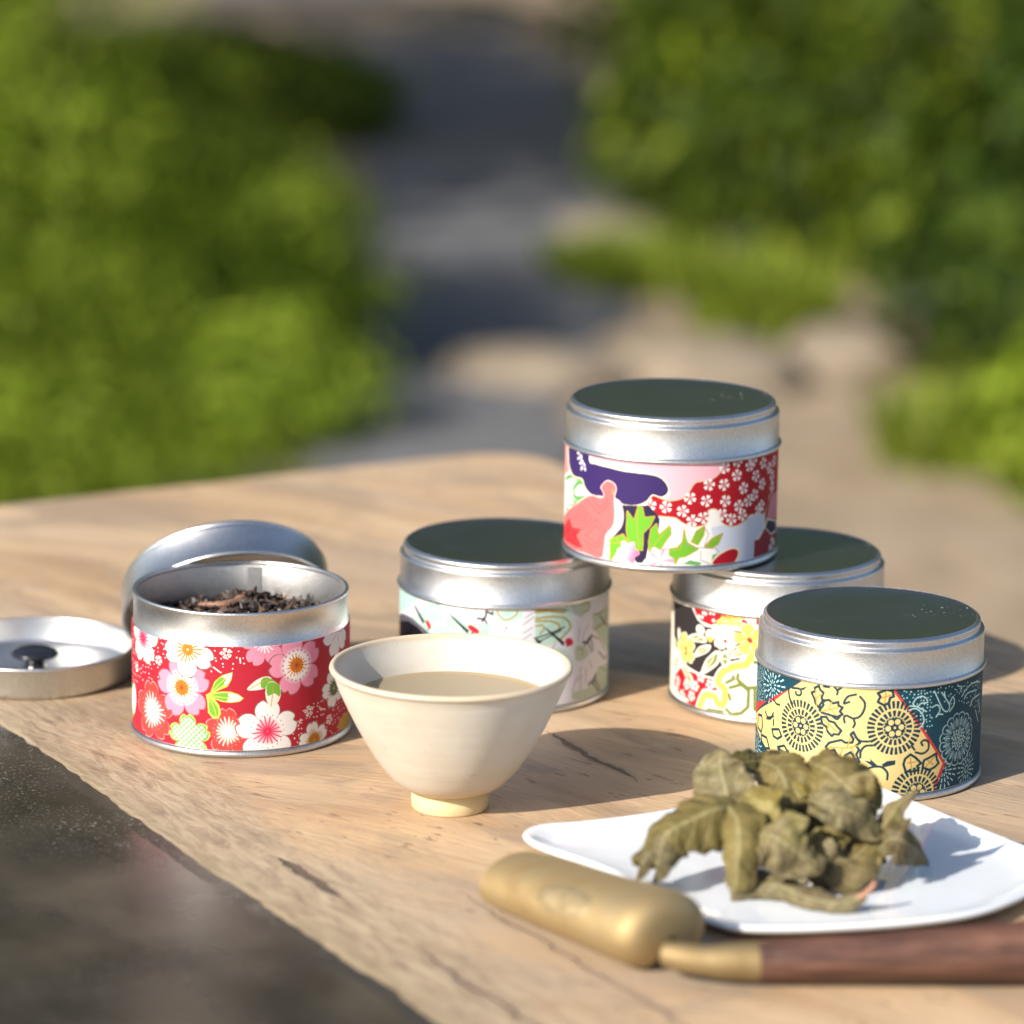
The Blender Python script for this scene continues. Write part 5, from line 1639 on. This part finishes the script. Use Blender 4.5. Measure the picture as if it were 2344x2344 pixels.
def tea_z(x, y):
    r = math.hypot(x, y)
    return 38.6 + 9.0 * math.exp(-((x - 5) ** 2 / 420 + (y - 4) ** 2 / 330)) + 1.5 * noise.noise(Vector((x * .12, y * .12, 0))) - .02 * max(0, r - 25)


def flake(vs, fs, c, L, w, rng):
    """one rolled, twisted tea shred as a bent ribbon with thickness"""
    d = Vector((rng.uniform(-1, 1), rng.uniform(-1, 1), rng.uniform(-.45, .6))).normalized()
    sd_ = d.cross(Vector((rng.uniform(-1, 1), rng.uniform(-1, 1), rng.uniform(-1, 1)))).normalized()
    nm = d.cross(sd_)
    tw = rng.uniform(-1.6, 1.6)
    bend = rng.uniform(-.5, .5)
    b = len(vs)
    N = 5
    for i in range(N):
        s = i / (N - 1) - .5
        an = tw * s
        ww = w * (1 - (2 * s) ** 2 * .75)
        p_ = c + d * (L * s) + nm * (bend * L * (s * s * 2))
        a = sd_ * math.cos(an) + nm * math.sin(an)
        e = nm * math.cos(an) - sd_ * math.sin(an)
        th = ww * .35
        for q in (p_ + a * ww, p_ + e * th + a * ww * .2 * rng.uniform(-1, 1), p_ - a * ww, p_ - e * th):
            vs.append(q * .001)
    for i in range(N - 1):
        for k in range(4):
            k2 = (k + 1) % 4
            fs.append((b + i * 4 + k, b + i * 4 + k2, b + i * 4 + 4 + k2, b + i * 4 + 4 + k))
    fs.append((b, b + 1, b + 2, b + 3))
    fs.append((b + 4 * N - 4, b + 4 * N - 3, b + 4 * N - 2, b + 4 * N - 1))


rng = random.Random(5)
vs, fs = [], []
# bed under the shreds
bed = []
NR = 14
for j in range(NR):
    r = 36.6 * j / (NR - 1)
    for i in range(36):
        a = 2 * math.pi * i / 36
        x, y = r * math.cos(a), r * math.sin(a)
        bed.append(Vector((x, y, tea_z(x, y) - 1.6 + .8 * noise.noise(Vector((x * .4, y * .4, 3))))) * .001)
vs += bed
for j in range(NR - 1):
    for i in range(36):
        i2 = (i + 1) % 36
        fs.append((j * 36 + i, j * 36 + i2, (j + 1) * 36 + i2, (j + 1) * 36 + i))
for i in range(1000):
    a, r = rng.uniform(0, 6.283), 36 * math.sqrt(rng.random())
    x, y = r * math.cos(a), r * math.sin(a)
    flake(vs, fs, Vector((x * .985, y * .985, tea_z(x, y) + rng.uniform(-1.2, .9))), rng.uniform(2.8, 8.5), rng.uniform(.7, 2.0), rng)
tx, ty, _ = TINS['red']
o = mesh_obj('loose_tea', vs, fs, M_DRY, None, sharp=30, loc=(tx, ty, 0))
tag(o, 'dark loose tea shreds heaped inside the open red tin', 'tea', kind='stuff')
M_TWIG = mat_simple('tea_twig', [(.3, (.13, .065, .04)), (.6, (.26, .14, .09)), (.8, (.4, .25, .18))], 260, .5, .5, .0006, mapscale=(1, 4, 1))
vs, fs = [], []
pp = [(-15.5, 3, 45.0), (-11, 0.5, 45.6), (-6, .0, 45.9), (-2, 2, 46.6), (1.5, 4, 48.6), (4.0, 6, 49.6)]
pp = catmull(pp, 4)
tube(vs, fs, [Vector(tuple(q)) * .001 for q in pp], [.001 * (.35 + 1.05 * math.sin(math.pi * (i + 1.2) / (len(pp) + 1.5)) * (1 + .8 * noise.noise(Vector((i * .9, 0, 0))))) for i in range(len(pp))], 8)
o = mesh_obj('tea_twig', vs, fs, M_TWIG, None, loc=(tx, ty, 0))
tag(o, 'long reddish brown tea leaf lying on the loose tea', 'tea leaf')

# ------------------------------------------------------------------ the open tin's two lids
el, yaw = rad(44.7), rad(-14.2)
ax = Vector((math.sin(yaw) * math.cos(el), math.cos(yaw) * math.cos(el), math.sin(el)))
rl = ax.to_track_quat('Z', 'Y')
t = empty('tin_lid', (-.1062, 1.3978, .0403 * math.cos(el)))
t.rotation_mode = 'QUATERNION'
t.rotation_quaternion = rl
tag(t, 'plain silver outer lid leaning against the back of the open red tin', 'lid')
z0 = 41.15
LW2 = [(r, z - z0) for r, z in LIDW[1:]]
l = lathe('rim_wall', LW2 + [(36.2, 15.3), (36.6, 14.6), (38.3, 12.5), (38.6, 11), (38.6, .3)], M_METAL, t, sharp=50, closed=True)
lathe('top_panel', [(36.4, 15.55), (36.0, 15.5), (0, 15.45)], M_TOP, t)
lathe('inside_panel', [(36.3, 15.15), (0, 15.1)], M_INNER, t)

t = empty('inner_lid', (-.1800, 1.4035, 0))
tag(t, 'shallow round silver inner lid with a black knob, lying on the table', 'lid')
IL = [(0, .8), (33.5, .8), (34.4, .1), (35.6, .3), (36.3, 1.2), (36.9, 2.6), (37.2, 10.8), (37.75, 11.3)] + arc(37.55, 12.0, .7, -40, 190, 8) + [(36.75, 11.4), (36.45, 4.4), (35.9, 3.6), (34.6, 3.3), (34.2, 2.8), (33.6, 2.7), (12, 2.9), (0, 3.0)]
lathe('dish', IL, M_METAL, t, sharp=50)
M_KNOB = mat_simple('black_plastic', [(.3, (.012, .013, .018)), (.7, (.02, .021, .028))], 60, .22, 0, spec=.5)
kn = lathe('knob', [(0, 2.8), (4.6, 2.9), (4.4, 3.6), (3.9, 4.2), (3.8, 6.0), (4.2, 6.7), (6.5, 7.1), (8.6, 7.7), (9.2, 8.3), (9.05, 9.0), (7.8, 9.9), (5.2, 10.8), (2.5, 11.25), (0, 11.35)], M_KNOB, t, sharp=70)

# ------------------------------------------------------------------ bowl and tea
def mat_clay(name, stops, glaze):
    t = NT(name)
    co = t.coord()
    n = t.noise(co, 26, 5, .6, .4)
    col = t.ramp(n.outputs['Fac'], stops)
    rg = t.noise(t.mapping(co, scale=(1, 1, 14)), 14, 4, .6)
    col = t.mix(t.smooth(rg.outputs['Fac'], .45, .75, 0, .14), col, tuple(c * .8 for c in stops[0][1]))
    pit = t.noise(co, 260, 3, .6)
    pm = t.smooth(pit.outputs['Fac'], .70, .76)
    col = t.mix(t.math('MULTIPLY', pm, .65), col, (.22, .16, .11))
    if glaze:
        sz = t.n('SeparateXYZ')
        t.link(co, sz.inputs[0])
        zz = t.math('ADD', sz.outputs['Z'], t.math('MULTIPLY', t.math('SUBTRACT', n.outputs['Fac'], .5), .006))
        col = t.mix(t.smooth(zz, .0475, .0492, 0, .6), col, (.56, .42, .26))
        col = t.mix(t.smooth(zz, .0075, .0115, .6, 0), col, (.58, .44, .25))
        bl = t.noise(co, 11, 3, .6, .5)
        col = t.mix(t.smooth(bl.outputs['Fac'], .48, .68, 0, .45), col, (.50, .41, .31))
    t.link(col, t.b.inputs['Base Color'])
    t.set(Roughness=.48 if glaze else .85)
    t.b.inputs['Specular IOR Level'].default_value = .4 if glaze else .15
    h = t.math('ADD', t.math('MULTIPLY', rg.outputs['Fac'], .9), t.math('MULTIPLY', pm, -.6))
    h = t.math('ADD', h, t.math('MULTIPLY', t.noise(co, 160, 4, .6).outputs['Fac'], .35))
    t.link(t.bump(h, .15, .0016), t.b.inputs['Normal'])
    return t.m


M_GLAZE = mat_clay('cream_glaze', [(.3, (.53, .475, .395)), (.5, (.58, .54, .47)), (.7, (.62, .59, .54))], True)
M_FOOT = mat_clay('bare_clay', [(.3, (.60, .48, .26)), (.7, (.70, .58, .34))], False)
bowl = empty('tea_bowl', (-.0198, 1.2452, 0))
tag(bowl, 'cream glazed stoneware tea bowl standing on the table in front', 'bowl')
BW = [(12.0, 6.0), (13.4, 6.6), (16.2, 7.8), (18.6, 9.4), (21.0, 12.0), (23.6, 15.2), (26.3, 19.2), (29.2, 24.0), (32.0, 29.2), (34.6, 34.6), (36.9, 39.8), (38.6, 44.0), (39.6, 47.0), (40.5, 48.3)] + \
     arc(39.9, 48.9, 1.15, -20, 175, 8) + [(38.3, 47.6), (36.6, 44.0), (34.8, 40.0), (32.3, 34.6), (29.4, 29.0), (26.4, 23.8), (23, 19), (18, 14), (12, 11), (0, 9.8)]
lathe('body', [(0, 6.0)] + BW, M_GLAZE, bowl, seg=160, wob=.006, sharp=60)
lathe('foot', [(0, 1.4), (9.8, 1.2), (10.2, .15), (11.6, 0), (12.8, .2), (13.2, .9), (13.2, 6.2), (12.6, 6.9), (0, 6.9)], M_FOOT, bowl, seg=96, wob=.006, sharp=50)
M_TEA = NT('pale_tea')
w2 = M_TEA.noise(M_TEA.coord(), 55, 3, .5)
bm_ = M_TEA.bump(w2.outputs['Fac'], .05, .0008)
tr = M_TEA.n('BsdfTransparent')
tr.inputs['Color'].default_value = (.76, .62, .40, 1)
gl = M_TEA.n('BsdfGlossy')
gl.inputs['Roughness'].default_value = .03
M_TEA.link(bm_, gl.inputs['Normal'])
df = M_TEA.n('BsdfDiffuse')
df.inputs['Color'].default_value = (.50, .395, .25, 1)
md = M_TEA.n('MixShader')
md.inputs[0].default_value = .6
M_TEA.link(tr.outputs[0], md.inputs[1])
M_TEA.link(df.outputs[0], md.inputs[2])
fr = M_TEA.n('Fresnel')
fr.inputs['IOR'].default_value = 1.33
M_TEA.link(bm_, fr.inputs['Normal'])
mx = M_TEA.n('MixShader')
M_TEA.link(fr.outputs[0], mx.inputs[0])
M_TEA.link(md.outputs[0], mx.inputs[1])
M_TEA.link(gl.outputs[0], mx.inputs[2])
M_TEA.link(mx.outputs[0], M_TEA.out.inputs['Surface'])
o = lathe('tea', [(0, 37.6), (31.0, 37.6), (32.9, 37.7), (33.7, 38.1)], M_TEA.m, None, seg=160, wob=.004, sharp=60)
o.location = (-.0198, 1.2452, 0)
tag(o, 'pale golden brewed tea filling the cream bowl', 'tea')

# ------------------------------------------------------------------ plate
M_PORC = NT('white_porcelain')
M_PORC.set(Base_Color=(.74, .78, .83, 1), Roughness=.12)
M_PORC.b.inputs['Coat Weight'].default_value = .4
M_PORC.b.inputs['Coat Roughness'].default_value = .05
pn = M_PORC.noise(M_PORC.coord(), 22, 3, .5)
M_PORC.link(M_PORC.bump(pn.outputs['Fac'], .12, .003), M_PORC.b.inputs['Normal'])
M_PORC = M_PORC.m
# outline of the rim (x, y, z in mm), anticlockwise from the left corner
RIM = [(5.2, 1192.6, 6.43), (5.9, 1201.2, 6.47), (11.1, 1206.6, 6.4), (20.7, 1209.7, 6.22), (40.0, 1218.3, 6.0), (57.9, 1230.0, 5.91), (78.1, 1257.9, 6.02), (89.6, 1284.8, 6.25), (96.8, 1297.3, 6.36), (102.4, 1295.5, 6.4), (107.4, 1285.2, 6.36), (119.9, 1263.9, 6.31), (144.6, 1225.0, 6.31), (167.5, 1190.9, 6.38), (173.3, 1180.0, 6.45), (174.3, 1168.4, 6.47), (169.8, 1153.7, 6.45), (159.3, 1137.9, 6.36), (144.8, 1124.3, 6.2), (124.3, 1115.6, 6.04), (100.1, 1110.1, 5.98), (82.1, 1108.1, 6.0), (69.2, 1109.1, 6.07), (59.1, 1118.1, 6.04), (49.1, 1133.7, 6.02), (37.1, 1153.8, 6.07), (24.2, 1170.4, 6.18), (12.1, 1181.8, 6.34)]
ring = catmull(RIM, 6, True)
pc = np.array([90.0, 1183.0])
POFF = Vector((.090, 1.183, 0))
prof = [(0, None, .6), (.55, None, .6), (.80, None, .9), (.93, -3.0, 0), (.985, -2.4, 0), (1.0, -1.2, 0), (1.002, -.3, 0), (.992, .35, 0), (.972, .25, 0), (.93, -1.2, 0), (.88, -3.1, 0), (.82, None, 3.6), (.74, None, 3.15), (.4, None, 3.05), (0, None, 3.0)]
vs, fs, rings = [], [], []
for s, dz, zz in prof:
    if s == 0:
        rings.append([len(vs)])
        vs.append((0, 0, zz * .001))
        continue
    rg = []
    for q in ring:
        xy = (q[:2] - pc) * s
        if dz is None:
            z = zz
        elif s < .95 and dz < 0:
            z = max(1.2 if dz == -3.0 else 3.6, q[2] + dz)
        else:
            z = q[2] + dz
        rg.append(len(vs))
        vs.append((xy[0] * .001, xy[1] * .001, z * .001))
    rings.append(rg)
n = len(ring)
for A, B in zip(rings, rings[1:]):
    for i in range(n):
        j = (i + 1) % n
        if len(A) == 1:
            fs.append((A[0], B[i], B[j]))
        elif len(B) == 1:
            fs.append((A[i], A[j], B[0]))
        else:
            fs.append((A[i], A[j], B[j], B[i]))
o = mesh_obj('serving_plate', vs, fs, M_PORC, None, sharp=0, loc=tuple(POFF))
sm = o.modifiers.new('smooth', 'SUBSURF')
sm.levels = sm.render_levels = 1
tag(o, 'white square porcelain plate with upturned corners under the wet leaves', 'plate')

# ------------------------------------------------------------------ wet tea leaves on the plate
TL = [mat_tea_leaf('wet_leaf_grey_green', (0.122, 0.097, 0.046), (0.212, 0.175, 0.086), (0.297, 0.248, 0.142)),
      mat_tea_leaf('wet_leaf_olive', (0.096, 0.073, 0.021), (0.186, 0.145, 0.046), (0.276, 0.219, 0.081)),
      mat_tea_leaf('wet_leaf_purple', (0.121, 0.087, 0.046), (0.212, 0.168, 0.079), (0.223, 0.206, 0.053)),
      mat_tea_leaf('wet_leaf_dark', (0.054, 0.043, 0.015), (0.106, 0.085, 0.026), (0.170, 0.132, 0.040)),
      mat_tea_leaf('wet_leaf_yellow', (0.127, 0.102, 0.021), (0.244, 0.194, 0.046), (0.339, 0.267, 0.081))]
CAMP = Vector((0, 0, .3957))


def crumpled(name, pts, widths, tint, seed, parent, org, curl=.3, fold=.25, face=(-.25, 0, .45)):
    """a limp wet leaf: blade swept along its midrib, folded, cupped and crumpled, with a toothed margin"""
    P = catmull(pts, 9)
    W = catmull([(w,) for w in widths], 9)
    n, K = len(P), 19
    vs, fs, uvs = [], [], []
    for i in range(n):
        c = Vector(tuple(P[i]))
        T = Vector(tuple(P[min(i + 1, n - 1)] - P[max(i - 1, 0)])).normalized()
        N = ((CAMP * 1000 - c).normalized() + Vector(face)).normalized()
        Sd = T.cross(N)
        if Sd.length < .2:
            Sd = T.cross(Vector((1, 0, 0)))
        Sd.normalize()
        N2 = Sd.cross(T).normalized()
        w = max(float(W[i][0]), .25)
        for k in range(K):
            tt = k / (K - 1) * 2 - 1
            saw = ((i * .5 + (seed * .37)) % 1.0)
            tooth = 1 + ((.13 * saw - .05) if abs(tt) > .9 else 0) * min(1, w / 5)
            tooth += .30 * noise.noise(Vector((i * .21, seed, tt * .4 + (3 if tt > 0 else 0))))
            a = tt * curl * 1.9
            rr = w / max(curl * 1.6, .4)
            q = c + Sd * (rr * math.sin(a) * tooth) - N2 * (rr * (1 - math.cos(a))) - N2 * (fold * w * abs(tt))
            # gathers that run out from the midrib
            q += N2 * (.06 * w * abs(tt) * math.sin(i * .95 - abs(tt) * 2.6 + seed * 1.7))
            rip = noise.noise(Vector((i * .16, tt * 1.6, seed)))
            q += N2 * (rip * .30 * w * (.2 + abs(tt)))
            # curled-over margin
            if abs(tt) > .72:
                q -= N2 * ((abs(tt) - .72) * w * (.0 + 1.5 * noise.noise(Vector((i * .12, seed + (5 if tt > 0 else 0), 1)))))
            n2 = noise.noise(q * .55 + Vector((seed, seed, 0)))
            q += N2 * (n2 * min(.7, w * .10))
            q.z = max(q.z, 3.7)
            vs.append(q * .001 - org)
            uvs.append((i / (n - 1), tt))
    for i in range(n - 1):
        for k in range(K - 1):
            a = i * K + k
            fs.append((a, a + 1, a + K + 1, a + K))
    o = mesh_obj(name, vs, fs, TL[tint], parent, sharp=0)
    uvl = o.data.uv_layers.new(name='UVMap')
    uvl.data.foreach_set('uv', [c for lp in o.data.loops for c in uvs[lp.vertex_index]])
    sd2 = o.modifiers.new('thickness', 'SOLIDIFY')
    sd2.thickness = .0003
    sd2.offset = 0
    return o


LORG = Vector((.092, 1.165, .003))
heap = empty('wet_tea_leaves', LORG)
tag(heap, 'heap of limp olive green brewed tea leaves on the white plate', 'tea leaves')
for i, (k, (pts, w, tint)) in enumerate(LEAVES.items()):
    crumpled('leaf', pts, w, tint, 3.7 * i + 1, heap, LORG, curl={'vert': .62, 'arm': .5, 'curl': .6, 'finger': .6, 'finger2': .5, 'stem': .6}.get(k, .16),
             fold={'vert': .35, 'arm': .4, 'curl': .3, 'spike': .3, 'fan': .05, 'round': .06, 'dome': .08, 'lying': .05}.get(k, .12))
rng = random.Random(21)
for i in range(9):
    # small torn pieces and leaf tips that stick out of the heap
    a = rng.uniform(-2.9, .5)
    e = rng.uniform(.05, 1.25)
    c = Vector((92 + 25 * math.cos(a) * math.cos(e), 1163 + 15 * math.sin(a) * math.cos(e), 6 + 27 * math.sin(e)))
    d = Vector((math.cos(a) + rng.uniform(-.9, .9), math.sin(a) * .5 + rng.uniform(-.4, .3), rng.uniform(-.9, .7))).normalized()
    L = rng.uniform(7, 17)
    bend = Vector((rng.uniform(-.3, .3), rng.uniform(-.3, .3), -rng.uniform(0, .5)))
    pts = [tuple(c + d * (L * s) + bend * (L * s * s)) for s in (-.3, .1, .5, .9)]
    w = rng.uniform(1.6, 3.8)
    crumpled('leaf', pts, [w * .6, w, w * .7, .3], rng.choice((0, 1, 1, 2, 4, 3)), 90 + 2.3 * i, heap, LORG, curl=rng.uniform(.1, .4), fold=rng.uniform(-.2, .3),
             face=(rng.uniform(-1, 1), rng.uniform(-.3, .3), rng.uniform(-.4, 1.2)))
M_STEM = mat_simple('leaf_stalk', [(.3, (.30, .13, .08)), (.7, (.42, .22, .13))], 200, .5, 0)
vs, fs = [], []
tube(vs, fs, [Vector(q) * .001 - LORG for q in ((108.5, 1129.2, 8.6), (110.5, 1129.1, 10.0), (112.6, 1129.2, 12.2), (113.6, 1129.3, 14.0))], [.0011, .001, .0009, .0007], 8)
mesh_obj('stalk', vs, fs, M_STEM, heap)

# ------------------------------------------------------------------ brass scoop
def mat_brass(name, rough, k_=.64):
    t = NT(name)
    co = t.coord()
    n = t.noise(co, 38, 5, .6, .4)
    t.link(t.ramp(n.outputs['Fac'], [(.3, tuple(c * k_ for c in (.58, .42, .21))), (.55, tuple(c * k_ for c in (.74, .57, .31))), (.75, tuple(c * k_ for c in (.80, .64, .38)))]), t.b.inputs['Base Color'])
    t.set(Metallic=1.0)
    t.link(t.smooth(n.outputs['Fac'], .3, .7, rough + .08, rough - .05), t.b.inputs['Roughness'])
    f = t.noise(co, 900, 3, .6)
    t.link(t.bump(f.outputs['Fac'], .1, .0003), t.b.inputs['Normal'])
    return t.m


M_BRASS = mat_brass('aged_brass', .74)
sc = empty('tea_scoop', (.02, 1.12, 0))
SORG = Vector((.02, 1.12, 0))
tag(sc, 'brass tea scoop with a reddish wooden handle, lying upside down in front', 'scoop')
A0 = Vector((-.0086, 1.1350, 0))
D = Vector((.599, -.80, 0)).normalized()
NN = Vector((.80, .599, 0)).normalized()
vs, fs = [], []
st = []
for i in range(13):
    s = i / 12
    st.append((s * .066, .0146 + .0022 * s, 1.0))
for i in range(1, 9):
    a = rad(i * 11.25)
    st.append((.066 + .0085 * math.sin(a), .0168 * max(math.cos(a), 1e-6) ** .42, max(math.cos(a), 1e-6) ** .42))
K = 24
for wall in (0, 1):
    for (d, r, hs) in st:
        c = A0 + D * d + NN * (.0142 + .0022 * min(1, d / .066))
        hh = (.0090 + .0028 * min(1, d / .066)) * hs
        for k in range(K + 1):
            an = rad(-62 + 304 * k / K)
            vs.append(c - NN * (max(r - .0011 * wall, .0004) * math.cos(an)) + Vector((0, 0, .0085 + .0028 * min(1, d / .066) + max(hh - .0011 * wall, .0003) * math.sin(an))) - SORG)
ns = len(st)
for wall in (0, 1):
    b = wall * ns * (K + 1)
    for i in range(ns - 1):
        for k in range(K):
            a = b + i * (K + 1) + k
            fs.append((a, a + 1, a + K + 2, a + K + 1))
b = ns * (K + 1)
for k in range(K):
    fs.append((k, k + 1, b + k + 1, b + k))
    e = (ns - 1) * (K + 1)
    fs.append((e + k, e + k + 1, b + e + k + 1, b + e + k))
for i in range(ns - 1):
    for k in (0, K):
        a = i * (K + 1) + k
        fs.append((a, a + K + 1, b + a + K + 1, b + a))
hd = mesh_obj('scoop_head', vs, fs, M_BRASS, sc, sharp=60)
# stamped oval on the near flank
M_STAMP = mat_simple('worn_stamp', [(.35, (.36, .28, .16)), (.65, (.50, .40, .24))], 300, .7, .5, .0005, metallic=1.0)
vs, fs = [], []
NR_, NA = 5, 28
for j in range(NR_):
    rr = j / (NR_ - 1)
    for i in range(NA):
        a = 2 * math.pi * i / NA
        d = .040 + .0135 * rr * math.cos(a)
        an = rad(30 + 26 * rr * math.sin(a))
        s = d / .066
        r = .0146 + .0022 * s + (.00030 if rr < .99 else -.0001) + 0
        c = A0 + D * d + NN * (.0142 + .0022 * s)
        vs.append(c - NN * (r * math.cos(an)) + Vector((0, 0, .0085 + .0028 * s + (r - .0146 - .0022 * s + .0090 + .0028 * s) * math.sin(an))) - SORG)
for j in range(NR_ - 1):
    for i in range(NA):
        i2 = (i + 1) % NA
        fs.append((j * NA + i, j * NA + i2, (j + 1) * NA + i2, (j + 1) * NA + i))
mesh_obj('stamped_emblem', vs, fs, M_STAMP, hd, sharp=60)
vs, fs = [], []
HP = [(.0465, 1.0785, .0080), (.056, 1.0752, .0074), (.064, 1.0743, .0072), (.075, 1.0742, .0074)]
tube(vs, fs, [Vector(q) - SORG for q in catmull(HP, 5)], [.0036, .0040, .0043, .0045, .0046, .0046, .0046, .0047, .0049, .0051, .0053, .0055, .0056, .0057, .0058, .0058], 20)
mesh_obj('ferrule', vs, fs, mat_brass('ferrule_brass', .72, .5), sc, sharp=60)
t = NT('handle_wood')
co = t.mapping(t.coord(), scale=(1, 7, 7))
n = t.noise(co, 30, 5, .6, .5)
n2 = t.noise(co, 140, 4, .6)
col = t.ramp(n.outputs['Fac'], [(.3, (.04, .019, .013)), (.48, (.088, .038, .025)), (.62, (.14, .062, .038)), (.78, (.22, .11, .065))])
col = t.mix(t.smooth(n2.outputs['Fac'], .5, .75, 0, .5), col, (.06, .028, .02))
t.link(col, t.b.inputs['Base Color'])
t.set(Roughness=.42)
t.link(t.bump(t.math('ADD', n.outputs['Fac'], n2.outputs['Fac']), .6, .0016), t.b.inputs['Normal'])
vs, fs = [], []
HW = [(.0745, 1.0742, .0074), (.095, 1.0748, .0082), (.125, 1.0762, .0092), (.155, 1.0778, .0104), (.180, 1.0788, .0110), (.196, 1.0795, .0110), (.200, 1.0797, .0110)]
RW = [.0060, .0068, .0080, .0094, .0102, .0095, .005]
tube(vs, fs, [Vector(tuple(q)) - SORG for q in catmull(HW, 6)], [float(q[0]) for q in catmull([(r,) for r in RW], 6)], 24)
mesh_obj('handle', vs, fs, t.m, sc, sharp=60)
